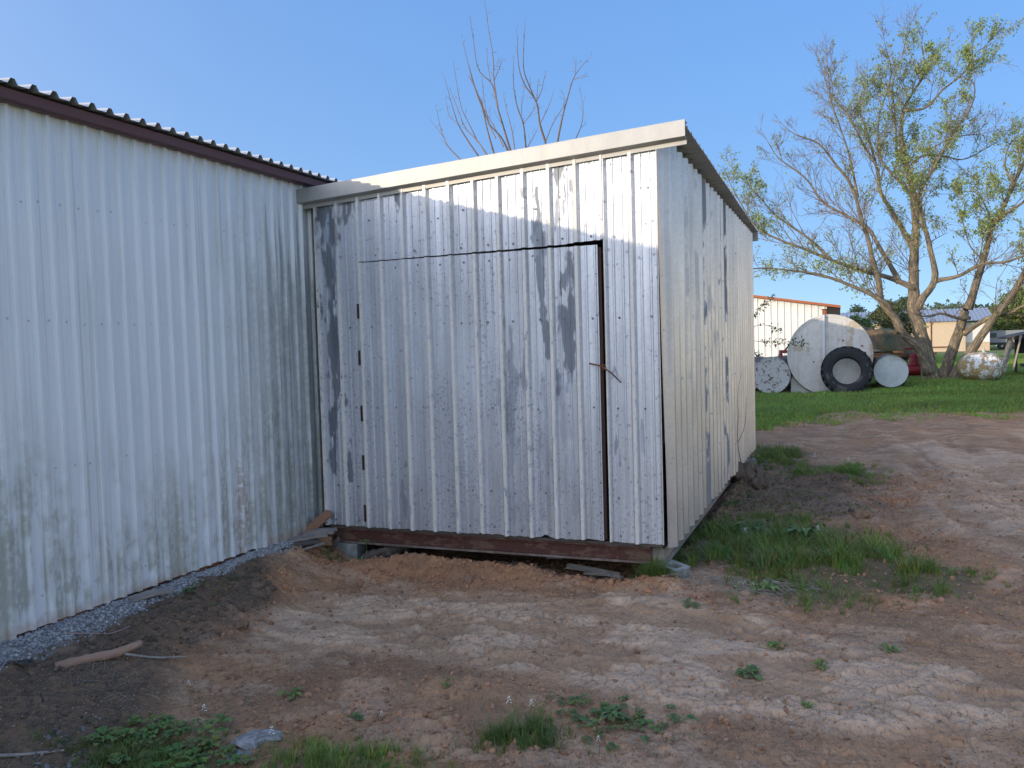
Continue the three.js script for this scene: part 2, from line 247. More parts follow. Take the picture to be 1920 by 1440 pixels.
function wornMetal(W, H, sx, sy, opt) {                        // colour map and gloss/metal map of aged zinc sheet; sx, sy metres
  const { spots, patches, ribCream = () => 0, tone = [0.98, 1, 1.04], shine = 0.72, wash = 0.46, gloss0 = 0.4, streaks = () => 0, warm = 0, seed } = opt;
  const look = (u, v) => {
    const x = u * sx, y = v * sy, wob = fbm(x * 13, y * 3.2, 5, seed) - 0.5, rag = fbm(x * 46, y * 15, 3, seed + 1) - 0.5;
    let bare = 0;
    for (const [x0, x1, y0, y1, k, frag] of patches) {
      if (x < x0 - 0.08 || x > x1 + 0.08 || y < y0 - 0.3 || y > y1 + 0.3) continue;
      const e = Math.min(x - x0, x1 - x) / ((x1 - x0) * 0.5), f = Math.min(y - y0, y1 - y) / Math.min(0.35, (y1 - y0) * 0.5), hole = fbm(x * 16, y * 2.6, 4, seed + 5);
      bare = Math.max(bare, k * step(-0.1, 0.24, Math.min(e, f) * 0.55 - 0.1 + wob * 2.2 + rag * 0.9 + (0.48 - hole) * frag));
    }
    bare = Math.max(bare, streaks(x, y));
    const dens = spots(x, y), cs = 0.03, px = x + rag * 0.012, py = y + wob * 0.014, [d, , id] = cells(px / cs, py / cs, seed + 9), [d2, , id2] = cells(px / 0.014, py / 0.014, seed + 11);
    const dot = Math.max(step(0.42, 0.34, d / (0.5 + 0.6 * id)) * (hash(Math.floor(id * 1e6), 1) < dens ? 1 : 0), step(0.36, 0.3, d2) * (hash(Math.floor(id2 * 1e6), 2) < dens * 0.6 ? 1 : 0));
    return { x, y, bare, dot, wob, rag };
  };
  const map = texture(W, H, (u, v) => {
    const q = look(u, v), grain = 0.94 + 0.12 * n2(q.x * 90, q.y * 60, seed + 20), run = 1 - wash / 2 + wash * fbm(q.x * 34, q.y * 0.9, 4, seed + 21), cloud = 0.86 + 0.28 * fbm(q.x * 2, q.y * 2, 3, seed + 22);
    const k = 0.6 * grain * run * cloud * (1 - 0.28 * q.dot), dk = 0.19 * (0.55 + 0.9 * fbm(q.x * 60, q.y * 3, 4, seed + 23)) * (1 + 1.1 * step(0.6, 0.75, fbm(q.x * 14, q.y * 4, 3, seed + 24)));
    const ch = ribCream(q.x, q.y), cr = [0.74 * grain, 0.69 * grain, 0.6 * grain]; return [lerp(k * (tone[0] + warm), dk * 0.92, q.bare), lerp(k * tone[1], dk, q.bare), lerp(k * (tone[2] - warm), dk * 1.1, q.bare)].map((c, n) => lerp(c, cr[n], ch));
  }, true);
  const gloss = texture(W >> 1, H >> 1, (u, v) => { const q = look(u, v); const ch = ribCream(q.x, q.y); return [1, lerp(lerp(gloss0 + 0.16 * fbm(q.x * 8, q.y * 4, 3, seed + 30) + 0.2 * q.dot, 0.8, q.bare), 0.75, ch), lerp(lerp(shine - 0.35 * q.dot, 0.12, q.bare), 0.05, ch)]; });
  return std(0xffffff, 1, 1, { map, roughnessMap: gloss, metalnessMap: gloss });
}
const woodMap = texture(512, 256, (u, v) => { const g = fbm(u * 3, v * 60, 4, 101), c = step(0.62, 0.7, fbm(u * 2, v * 34, 3, 103)), k = 0.55 + 0.7 * g - 0.35 * c; return [0.30 * k, 0.265 * k, 0.225 * k]; }, true);
const rustMap = (base, rust, amount, seed, freq = 8) => texture(512, 512, (u, v) => {
  const a = fbm(u * freq, v * freq, 5, seed), b = fbm(u * freq * 5, v * freq * 5, 3, seed + 3), t = step(0.62 - amount * 0.4, 0.72 - amount * 0.4, a * 0.75 + b * 0.25), k = 0.82 + 0.36 * b;
  return [lerp(base[0], rust[0], t) * k, lerp(base[1], rust[1], t) * k, lerp(base[2], rust[2], t) * k];
}, true);
const M = {
  wood: std(0xffffff, 0.9, 0, { map: woodMap, bumpMap: woodMap, bumpScale: 0.004 }),
  fresh: std(rgb(1.1, 0.66, 0.42), 0.85, 0, { map: woodMap, bumpMap: woodMap, bumpScale: 0.003 }),
  darkWood: std(rgb(0.42, 0.38, 0.35), 0.95, 0, { map: woodMap, bumpMap: woodMap, bumpScale: 0.008 }),
  channel: std(0xffffff, 0.75, 0.15, { map: rustMap([0.10, 0.038, 0.028], [0.15, 0.085, 0.055], 0.35, 111) }),
  flange: std(0xffffff, 0.85, 0.1, { map: rustMap([0.17, 0.12, 0.09], [0.22, 0.18, 0.15], 0.4, 113) }),
  hinge: std(rgb(0.065, 0.033, 0.024), 0.85, 0.2), screw: std(rgb(0.17, 0.18, 0.2), 0.5, 0.4),
  black: std(rgb(0.02, 0.02, 0.022), 0.6), trim: std(rgb(0.44, 0.425, 0.395), 0.55, 0.45, {}),
  maroon: std(rgb(0.105, 0.03, 0.036), 0.45, 0), rust: std(0xffffff, 0.9, 0.1, { map: rustMap([0.2, 0.075, 0.03], [0.08, 0.035, 0.02], 0.4, 117) }),
  concrete: std(0xffffff, 0.95, 0, { map: rustMap([0.30, 0.30, 0.275], [0.2, 0.21, 0.18], 0.45, 119) }),
};
M.trim.map = texture(512, 128, (u, v) => { const k = 0.86 + 0.14 * fbm(u * 40, v * 6, 4, 121) + 0.06 * (n2(u * 200, v * 40, 123) - 0.5); return [k, k, k * 0.99]; }, true); M.trim.map.repeat.set(0.32, 1);

// ---------- the white barn along the left ----------
{
  const barn = thing('white_barn', 'long white ribbed metal barn with maroon eave trim, on the left', 'barn', [0, 0, 0]);
  const PZ = 0.1255, X = -0.115, Y0 = 0.262, Y1 = 3.135, MZ = 4.6, MY = 3.0;
  const big = { b: 0.048, t: 0.02, h: 0.023 }, small = [{ at: 0.5, b: 0.03, t: 0.016, h: 0.0022 }];
  const grimeAndShade = (z, y) => {                                    // green film and brown runs, heavier low down; film and painted corner shade by the shed
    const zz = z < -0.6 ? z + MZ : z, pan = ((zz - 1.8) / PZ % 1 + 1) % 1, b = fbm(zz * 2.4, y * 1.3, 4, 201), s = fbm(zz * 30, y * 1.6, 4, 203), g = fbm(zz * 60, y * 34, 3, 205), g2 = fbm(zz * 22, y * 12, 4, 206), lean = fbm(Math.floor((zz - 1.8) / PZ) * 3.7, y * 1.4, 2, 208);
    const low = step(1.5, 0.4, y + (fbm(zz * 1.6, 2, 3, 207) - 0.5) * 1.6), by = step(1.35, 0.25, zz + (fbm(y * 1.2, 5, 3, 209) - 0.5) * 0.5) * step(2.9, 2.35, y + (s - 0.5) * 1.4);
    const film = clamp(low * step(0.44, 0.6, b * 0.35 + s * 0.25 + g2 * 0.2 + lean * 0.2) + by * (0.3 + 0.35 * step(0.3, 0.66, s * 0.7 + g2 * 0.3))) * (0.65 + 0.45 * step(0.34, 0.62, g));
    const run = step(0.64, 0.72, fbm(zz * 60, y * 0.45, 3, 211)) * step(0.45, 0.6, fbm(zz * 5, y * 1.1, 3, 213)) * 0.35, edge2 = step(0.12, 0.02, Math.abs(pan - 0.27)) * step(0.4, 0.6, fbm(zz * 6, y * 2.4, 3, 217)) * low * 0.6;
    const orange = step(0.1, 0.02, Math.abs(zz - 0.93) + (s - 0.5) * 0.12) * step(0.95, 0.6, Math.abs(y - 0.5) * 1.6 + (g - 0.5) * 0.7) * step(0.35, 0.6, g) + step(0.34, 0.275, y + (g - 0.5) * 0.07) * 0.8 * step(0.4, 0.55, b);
    const dark = step(0.95, 0.2, zz + (s - 0.5) * 0.5) * step(2.75, 2.3, y + (s - 0.5) * 1.6) * (0.25 + 0.6 * step(0.36, 0.68, fbm(zz * 46 + 3, y * 0.7, 4, 219))) * (0.6 + 0.5 * g2);  // streaky darkening into the shed corner: dirt film plus painted shade
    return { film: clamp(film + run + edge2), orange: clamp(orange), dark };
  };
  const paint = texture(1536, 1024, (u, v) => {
    const z = u * MZ - 0.6, y = 0.22 + v * MY, q = grimeAndShade(z, y), k = 0.8 * (0.95 + 0.1 * fbm(z * 5, y * 2, 4, 221));
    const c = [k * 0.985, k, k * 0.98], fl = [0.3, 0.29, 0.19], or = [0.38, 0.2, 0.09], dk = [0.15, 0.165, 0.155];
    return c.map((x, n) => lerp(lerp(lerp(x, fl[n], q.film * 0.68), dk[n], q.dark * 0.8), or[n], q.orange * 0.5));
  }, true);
  const gloss = texture(768, 512, (u, v) => { const q = grimeAndShade(u * MZ - 0.6, 0.22 + v * MY); return [1, lerp(0.3, 0.62, q.film) + 0.2 * q.orange, 0]; });
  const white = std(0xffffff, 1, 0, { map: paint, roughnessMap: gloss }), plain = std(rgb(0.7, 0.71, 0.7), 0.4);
  const SW = PZ * 8, uvw = (z, y) => [(z + 0.6) / MZ, (y - 0.22) / MY], shade = std(rgb(0.5, 0.5, 0.48), 0.45, 0.35);
  for (let k = -18; k < 12; k++) {
    const a = 1.805 + k * SW, b = a + SW, seen = k > -4 && k < 3, step2 = seen ? [0.0, -0.012, 0.006, -0.018, 0.004][((k % 5) + 5) % 5] : 0;
    if (b < -17) continue;
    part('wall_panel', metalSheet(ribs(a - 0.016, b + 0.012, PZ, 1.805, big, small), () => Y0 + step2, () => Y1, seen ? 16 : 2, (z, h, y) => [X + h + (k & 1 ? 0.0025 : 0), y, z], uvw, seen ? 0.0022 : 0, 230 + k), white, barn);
    // roof sheet above, ribs running up the slope, its wavy end at the eave
    part('roof_panel', metalSheet(ribs(a - 0.01, b + 0.01, PZ, 1.74, { b: 0.06, t: 0.024, h: 0.03 }, []), () => 0, () => 5.2, 1, (z, h, s) => [0.04 - s, 3.182 + s * 0.09 + h + (k & 1 ? 0.002 : 0), z], (z, s) => [z, s], 0, 1), shade, barn);
  }
  const zA = 1.805 - 18 * SW > -17 ? 1.805 - 18 * SW : -16.3, zB = 1.805 + 12 * SW;
  const sl = []; for (let z = zA; z < zB; z += 0.5) sl.push(z);
  // eave trim: a folded maroon strip with a lip
  const fold = new THREE.Shape([[-0.1, 3.114], [-0.05, 3.112], [-0.046, 3.116], [-0.02, 3.12], [-0.016, 3.172], [-0.022, 3.177], [-0.1, 3.177]].map(([x, y]) => new THREE.Vector2(x, y)));
  const tg = new THREE.ExtrudeGeometry(fold, { depth: zB - zA, bevelEnabled: false }); tg.translate(0, 0, zA);
  part('eave_trim', tg, M.maroon, barn, 'dark maroon painted eave trim');
  part('base_angle', box(-0.16, -0.118, 0.235, 0.285, zA, zB), M.rust, barn, 'rusty base angle under the wall sheets');
  part('far_slope', box(-10.2, -5.15, 3.2, 3.22, zA, zB).applyMatrix4(new THREE.Matrix4().makeTranslation(5.15, -3.2, 0)).applyMatrix4(new THREE.Matrix4().makeRotationZ(0.09)).applyMatrix4(new THREE.Matrix4().makeTranslation(-5.15, 3.665, 0)), shade, barn);
  part('back_wall', box(-10.1, -10.05, 0, 3.22, zA, zB), plain, barn);
  for (const z of [zA, zB - 0.05]) { const s = new THREE.Shape([[-10.05, 0], [-0.17, 0], [-0.17, 3.17], [-5.15, 3.63], [-10.05, 3.2]].map(([x, y]) => new THREE.Vector2(x, y))), g = new THREE.ExtrudeGeometry(s, { depth: 0.05, bevelEnabled: false }); g.translate(0, 0, z); part('end_wall', g, plain, barn); }
  part('foundation', box(-10, -0.165, -0.1, 0.25, zA + 0.06, zB - 0.06), M.concrete, barn);
  const R = rngOf(5), list = [];
  for (const y of [0.42, 1.12, 1.95, 2.62]) for (let k = -2; k < 24; k++) if (R() < 0.75) list.push([0, y + (R() - 0.5) * 0.04, 1.805 - 14 * PZ + k * PZ + 0.045 + R() * 0.03]);
  const sg = screws(list.map(([x, y, z]) => [-z, y, 0]), 0.0042, 0); sg.rotateY(Math.PI / 2); sg.translate(X + 0.004, 0, 0);
  part('screws', sg, std(rgb(0.56, 0.57, 0.57), 0.5, 0.2), barn).userData.kind = 'stuff';
}

// ---------- the metal shed ----------
{
  const W = 2.85, L = 6.15, P = 0.2036, top = (x) => 2.985 + 0.0566 * x, under2 = (x) => 3.035 + 0.0566 * x;
  const shed = thing('metal_shed', 'weathered galvanised metal shed with a cut-out door, standing on a rusty beam', 'shed');
  const big = { b: 0.056, t: 0.022, h: 0.03 }, small = [{ at: 0.33, b: 0.022, t: 0.01, h: 0.006 }, { at: 0.66, b: 0.022, t: 0.01, h: 0.006 }];
  const MX = 3.0, MY = 3.0, uvF = (x, y) => [(x + 0.05) / MX, (y - 0.2) / MY];
  const patches = [[0.04, 0.19, 0.95, 3.15, 1, 1.1], [0.3, 0.4, 2.84, 3.1, 0.9, 0.8], [0.7, 0.8, 2.88, 3.1, 0.75, 0.8], [1.91, 2.05, 1.7, 2.62, 0.78, 2.2], [2.12, 2.25, 2.42, 3.14, 0.62, 2.2], [2.13, 2.25, 2.12, 2.46, 0.8, 1.4], [2.07, 2.24, 1.58, 2.1, 0.85, 2.0], [1.69, 1.86, 1.2, 1.82, 0.55, 2.6], [0.745, 0.835, 0.28, 0.58, 0.7, 0.9], [0.76, 0.8, 0.78, 0.85, 0.7, 0.5], [2.49, 2.53, 1.5, 1.66, 0.6, 1], [2.5, 2.53, 1.0, 1.4, 0.6, 1.8], [1.66, 1.8, 0.3, 1.2, 0.35, 2.8], [2.68, 2.72, 0.9, 1.3, 0.5, 2], [1.88, 2.0, 0.5, 1.5, 0.32, 2.6], [2.1, 2.25, 0.6, 1.4, 0.3, 2.8]].map(([a, b, c, d, ...r]) => [a + 0.05, b + 0.05, c - 0.2, d - 0.2, ...r]);
  const front = wornMetal(1280, 1280, MX, MY, { seed: 301, patches, ribCream: (x, y) => { const d = Math.abs(((x - 0.058) / P + 0.5) % 1 - 0.5) * P, e = fbm(x * 60, y * 22, 3, 309); return 0.9 * step(0.021, 0.015, d + (e - 0.5) * 0.012) * step(0.24, 0.36, e) * (0.35 + 0.65 * step(2.75, 1.9, y + (fbm(x * 9, 1, 2, 311) - 0.5) * 1.6)); }, spots: (x, y) => { const X = x - 0.05, Y = y + 0.2; return 0.04 + 0.34 * step(0.45, 0.6, fbm(X * 2.2, Y * 1.6, 3, 305)) * step(0.75, 1.25, X) * step(2.15, 1.7, X) * step(2.55, 1.9, Y) + 0.2 * step(0.3, 0.1, Math.abs(X - 0.3)) * step(2.2, 1.2, Y) + 0.15 * step(1.6, 2.1, X) * step(1.2, 0.5, Y); } });  // rib tops get a speckled cream tint, duller and less metallic
  const side = wornMetal(1280, 640, 6.4, MY, { seed: 331, tone: [1.2, 1.12, 1.03], shine: 0.66, wash: 0.12, gloss0: 0.26, patches: [[1.62, 1.84, -0.4, 3.6, 0.8, 0.9], [2.72, 2.86, -0.4, 3.6, 0.85, 0.7], [3.04, 3.22, -0.4, 3.6, 0.85, 0.8], [2.3, 2.42, 0.9, 3.4, 0.35, 2.4], [1.1, 1.24, 1.4, 3.4, 0.25, 2.8], [2.0, 2.2, 1.2, 3.4, 0.25, 2.6], [0.8, 0.95, 1.5, 2.6, 0.2, 2.8]], spots: () => 0.012, streaks: (x, y) => 0.12 * step(0.68, 0.76, fbm(x * 22, y * 0.7, 3, 341)) });
  const F = (x, h, y) => [x, y, h], rough = (x, a, s) => (fbm(x * 26, 1, 3, s) - 0.5) * a;
  const hem = (x) => 0.288 + rough(x, 0.012, 351) + 0.02 * Math.exp(-Math.pow((x - 1.95) / 0.03, 2)) + 0.014 * Math.exp(-Math.pow((x - 2.3) / 0.05, 2)) + 0.016 * Math.exp(-Math.pow((x - 1.42) / 0.02, 2));
  const lintel = (x) => 2.452 + 0.012 * x + rough(x, 0.006, 353) + 0.012 * step(2.1, 2.4, x), doorTop = (x) => 2.446 + 0.008 * x - 0.006 * step(0.8, 2.4, x) + rough(x, 0.004, 355);
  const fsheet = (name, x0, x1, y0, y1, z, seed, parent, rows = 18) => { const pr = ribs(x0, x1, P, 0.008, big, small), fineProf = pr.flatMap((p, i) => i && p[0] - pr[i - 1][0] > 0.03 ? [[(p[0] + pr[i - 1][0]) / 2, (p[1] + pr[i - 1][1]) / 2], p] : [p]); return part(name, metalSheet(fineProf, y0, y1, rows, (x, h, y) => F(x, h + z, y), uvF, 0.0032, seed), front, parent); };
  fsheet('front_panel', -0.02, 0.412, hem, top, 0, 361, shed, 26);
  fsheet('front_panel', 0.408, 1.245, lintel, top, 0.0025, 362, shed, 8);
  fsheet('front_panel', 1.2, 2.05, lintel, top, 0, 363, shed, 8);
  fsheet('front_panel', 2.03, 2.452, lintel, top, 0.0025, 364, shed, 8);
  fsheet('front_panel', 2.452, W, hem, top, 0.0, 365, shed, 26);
  const door = new THREE.Group(); door.name = 'door'; door.userData.label = 'tall door cut out of the ribbed front, dark gap along its right edge'; shed.add(door);
  const right = (y) => 2.415 - 0.012 * step(2.45, 1.4, y) + 0.012 * step(1.0, 0.3, y);
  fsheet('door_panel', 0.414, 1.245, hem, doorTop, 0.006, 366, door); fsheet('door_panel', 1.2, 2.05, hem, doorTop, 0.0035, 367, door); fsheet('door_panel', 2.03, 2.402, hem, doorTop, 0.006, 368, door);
  const R = rngOf(17);
  for (const [y0, y1] of [[2.0, 2.12], [1.62, 1.74], [1.16, 1.29], [0.76, 0.88], [0.33, 0.47]]) part('hinge', box(0.37, 0.383, y0, y1, 0.002, 0.013).applyMatrix4(matrix((R() - 0.5) * 0.006, 0, 0)), M.hinge, door, 'dark rusty hinge slot');
  // frame behind the skin, seen through the gap
  const frame = (x0, x1, y0, y1, z0, z1, name = 'frame_post') => part(name, box(x0, x1, y0, y1, z0, z1), M.darkWood, shed);
  part('door_stile', box(2.37, 2.425, 0.3, 2.44, -0.035, -0.004), M.hinge, door, 'dark brown stile in the door gap');
  frame(2.455, 2.5, 0.28, 3.08, -0.09, -0.004); frame(0.35, 0.39, 0.28, 2.97, -0.09, -0.004); frame(0.4, 2.45, 2.49, 2.54, -0.09, -0.004, 'frame_rail'); frame(W - 0.06, W - 0.015, 0.28, 3.1, -0.09, -0.02); frame(0.0, 0.05, 0.28, 2.95, -0.09, -0.004);
  // latch rod poking out of the gap
  const rod = tube([V(2.33, 1.60, 0.035), V(2.4, 1.585, 0.045), V(2.435, 1.57, 0.05), V(2.5, 1.53, 0.07), V(2.575, 1.46, 0.085)], 0.0065, 0.005, 6, 16);
  const latch = part('latch_rod', rod, M.rust, door, 'rusty bent rod latching the door'); part('latch_staple', new THREE.TorusGeometry(0.018, 0.005, 6, 14).translate(2.432, 1.57, 0.04), M.rust, latch);
  const sc = [];
  for (let k = 0; k < 14; k++) {
    const x = 0.008 + k * P, in1 = x > 0.4 && x < 2.3, o = () => x + 0.06 + R() * 0.085, j = () => (R() - 0.5) * 0.02;
    for (const y of [1.93, 1.27, 0.62]) sc.push([o(), y + j(), 0.009]);
    sc.push([o(), 0.34 + j(), 0.009]);
    if (in1) { sc.push([o(), 2.5 + j() + 0.012 * x, 0.006], [o(), 2.4 + j(), 0.009]); }
    if (R() < 0.5) sc.push([o(), 2.74 + (R() - 0.5) * 0.2, 0.006]);
    sc.push([x, top(x) + 0.012, 0.034]);
  }
  for (const y of [0.5, 0.72, 0.95, 1.12, 2.25, 1.95]) sc.push([2.385, y, 0.011], [2.472, y + 0.06, 0.004]);
  for (const y of [2.2, 1.55, 0.8, 0.4]) sc.push([2.835, y, 0.004]);
  part('screws', screws(sc, 0.005, 0), M.screw, shed).userData.kind = 'stuff';

  // right side
  const SP = 0.235, bigS = { b: 0.16, t: 0.05, h: 0.06 }, smallS = [];
  for (let k = 0; k < 9; k++) {
    const a = 0.012 + k * SP * 3, b = Math.min(L, a + SP * 3), cut = (k * 37 % 5 - 2) * 0.006;
    part('side_panel', metalSheet(ribs(a - 0.01, b + 0.02, SP, 0.14, bigS, smallS), (u) => 0.262 - 0.006 * u + cut, (u) => under2(W) - 0.012, 14, (u, h, y) => [W + 0.008 + h + (k & 1 ? 0.003 : 0) + step(0.06, 0.0, u) * lerp(0.012, -0.009, step(0.4, 2.3, y)), y, -u + 0.012 * step(0.05, 0.0, u) * step(2.2, 2.5, y)], (u, y) => [u / 6.4, (y - 0.2) / MY], 0.003, 380 + k), side, shed);
  }
  const sc2 = []; for (const y of [0.45, 1.0, 1.65, 2.25, 2.8]) for (let k = 0; k < 25; k++) if (R() < 0.55) sc2.push([0.16 + k * SP + R() * 0.06, y + (R() - 0.5) * 0.03, 0]);
  const s2 = screws(sc2, 0.0062, 0); s2.rotateY(Math.PI / 2); s2.translate(W + 0.014, 0, 0); part('screws', s2, M.screw, shed).userData.kind = 'stuff';
  part('left_wall', metalSheet(ribs(0.02, L, SP, 0.1, big, []), () => 0.27, () => top(0), 2, (u, h, y) => [-0.02 - 0.2 * h, y, -u], (u, y) => [u / 6.4, y / MY], 0, 1), side, shed);
  part('back_wall', metalSheet(ribs(-0.02, W, P, 0, big, []), () => 0.27, (x) => under2(x) - 0.01, 2, (x, h, y) => [x, y, -L - h], uvF, 0, 1), side, shed);
  // roof: sheets laid down the slope, ribs showing as teeth along the right edge
  const roofM = std(rgb(0.42, 0.42, 0.415), 0.5, 0.55), RP = 0.203, edgeX = (z) => 3.055 - 0.014 * z;
  for (let k = 0; k < 8; k++) {
    const a = -0.07 + k * RP * 4, b = Math.min(L + 0.17, a + RP * 4 + 0.02);
    part('roof_panel', metalSheet(ribs(a, b, RP, 0.05, { b: 0.05, t: 0.02, h: 0.02 }, [{ at: 0.33, b: 0.03, t: 0.012, h: 0.006 }, { at: 0.66, b: 0.03, t: 0.012, h: 0.006 }]), () => -0.1, (u) => edgeX(Math.max(0, u)), 6, (u, h, x) => [x, 3.055 + 0.0566 * x + h + (k & 1 ? 0.002 : 0), -u], (u, x) => [x, u], 0.002, 400 + k), roofM, shed);
  }
  // front fascia: folded trim with a drip lip
  const prof = [[0.0, 0.0], [0.092, 0.004], [0.094, -0.012], [0.092, -0.108], [0.088, -0.111], [0.034, -0.122], [0.031, -0.126], [0.03, -0.152], [0.024, -0.152], [0.024, -0.12], [0.08, -0.104], [0.084, -0.01], [0.0, -0.008]];
  const pos = [], uv = [], idx = [], n = 24, m = prof.length;
  for (let i = 0; i <= n; i++) for (let k = 0; k < m; k++) { const x = lerp(-0.115, 3.062, i / n); pos.push(x, 3.079 + 0.0566 * x + prof[k][1] + (fbm(x * 4, k * 0.2, 2, 421) - 0.5) * 0.004, prof[k][0] + (fbm(x * 3, k * 0.1, 2, 423) - 0.5) * 0.005); uv.push(x, k / m); }
  for (let i = 0; i < n; i++) for (let k = 0; k < m; k++) { const a = i * m + k, b = i * m + (k + 1) % m; idx.push(a, a + m, b, b, a + m, b + m); }
  for (const e of [0, n]) for (let k = 1; k < m - 1; k++) { const tri = THREE.ShapeUtils.triangulateShape(prof.map(([z, y]) => new THREE.Vector2(z, y)), []); for (const [p, q, r] of tri) idx.push(e * m + p, e * m + q, e * m + r); break; }
  part('fascia', toCreasedNormals(buffers(pos, idx, uv), 0.4), M.trim, shed, 'pale grey folded fascia along the front eave');
  part('rear_fascia', box(-0.1, 2.965, -0.11, 0.012, -6.34, -6.325).applyMatrix4(new THREE.Matrix4().makeRotationZ(0.0566)).applyMatrix4(new THREE.Matrix4().makeTranslation(0, 3.05, 0)), M.trim, shed);
  // floor and the steel under it
  for (let k = 0; k < 12; k++) part('floor_board', box(0.01, W - 0.02, 0.262, 0.282, -0.5 * (k + 1) + 0.004 - 0.01, -0.5 * k - 0.012), M.darkWood, shed);
  const ch = [[-0.055, 0.258], [0.012, 0.258], [0.012, 0.25], [-0.02, 0.244], [-0.02, 0.158], [0.016, 0.152], [0.016, 0.142], [-0.055, 0.142]], beamY = (x) => (x - 1.4) * 0.004;
  const bs = new THREE.Shape(ch.map(([z, y]) => new THREE.Vector2(-z, y))), bg = new THREE.ExtrudeGeometry(bs, { depth: 2.7, steps: 1, bevelEnabled: false }); bg.rotateY(Math.PI / 2); bg.translate(0.045, 0.004, 0);
  { const u = bg.attributes.uv, p = bg.attributes.position; for (let i = 0; i < p.count; i++) u.setXY(i, p.getX(i) * 0.8, p.getY(i) * 2 + p.getZ(i) * 2); }
  const beam = part('front_beam', bg, M.channel, shed, 'rusty dark red steel channel under the front');
  part('lower_flange', box(0.045, 2.745, 0.1445, 0.1615, 0.0165, 0.0195), M.flange, beam);
  for (const x of [0.05, 2.715]) part('skid', box(x, x + 0.115, 0.1, 0.245, -L + 0.02, -0.062), M.wood, shed, 'grey side skid under the shed');
  for (const z of [-1.6, -3.1, -4.6]) part('cross_beam', box(0.17, 2.71, 0.15, 0.26, z, z + 0.06), M.channel, shed);
}
// ---------- what the shed stands on ----------
function cinderBlock(label, at, rot, sx, sy, sz, holes = true) {
  const s = new THREE.Shape(); s.moveTo(-sx / 2, -sz / 2); s.lineTo(sx / 2, -sz / 2); s.lineTo(sx / 2, sz / 2); s.lineTo(-sx / 2, sz / 2); s.closePath();
  if (holes) for (const c of [-1, 1]) { const h = new THREE.Path(), x = c * sx * 0.235, a = sx * 0.17, b = sz * 0.3; h.moveTo(x - a, -b); h.lineTo(x - a, b); h.lineTo(x + a, b); h.lineTo(x + a, -b); h.closePath(); s.holes.push(h); }
  const g = new THREE.ExtrudeGeometry(s, { depth: sy - 0.012, bevelEnabled: true, bevelSize: 0.006, bevelThickness: 0.006, bevelSegments: 2 }); g.rotateX(-Math.PI / 2); g.translate(0, -sy / 2 + 0.006, 0);
  const m = single('concrete_block', g, M.concrete, label, 'block'); m.position.set(...at); m.rotation.set(...rot); return m;
}
cinderBlock('hollow grey concrete block under the right front corner of the shed', [2.83, 0.055, -0.13], [0.05, -0.5, -0.1], 0.3, 0.15, 0.15);
cinderBlock('mossy pale concrete block under the left end of the rusty beam', [0.21, 0.068, -0.02], [0.02, 0.1, 0.02], 0.17, 0.15, 0.13, false);
cinderBlock('shadowed concrete block beneath the middle of the shed, behind the beam', [1.45, 0.07, -1.58], [0, 0.1, 0], 0.3, 0.16, 0.16);
cinderBlock('concrete block under the far right corner of the shed', [2.77, 0.0, -5.9], [0, 0.3, 0], 0.3, 0.2, 0.16);
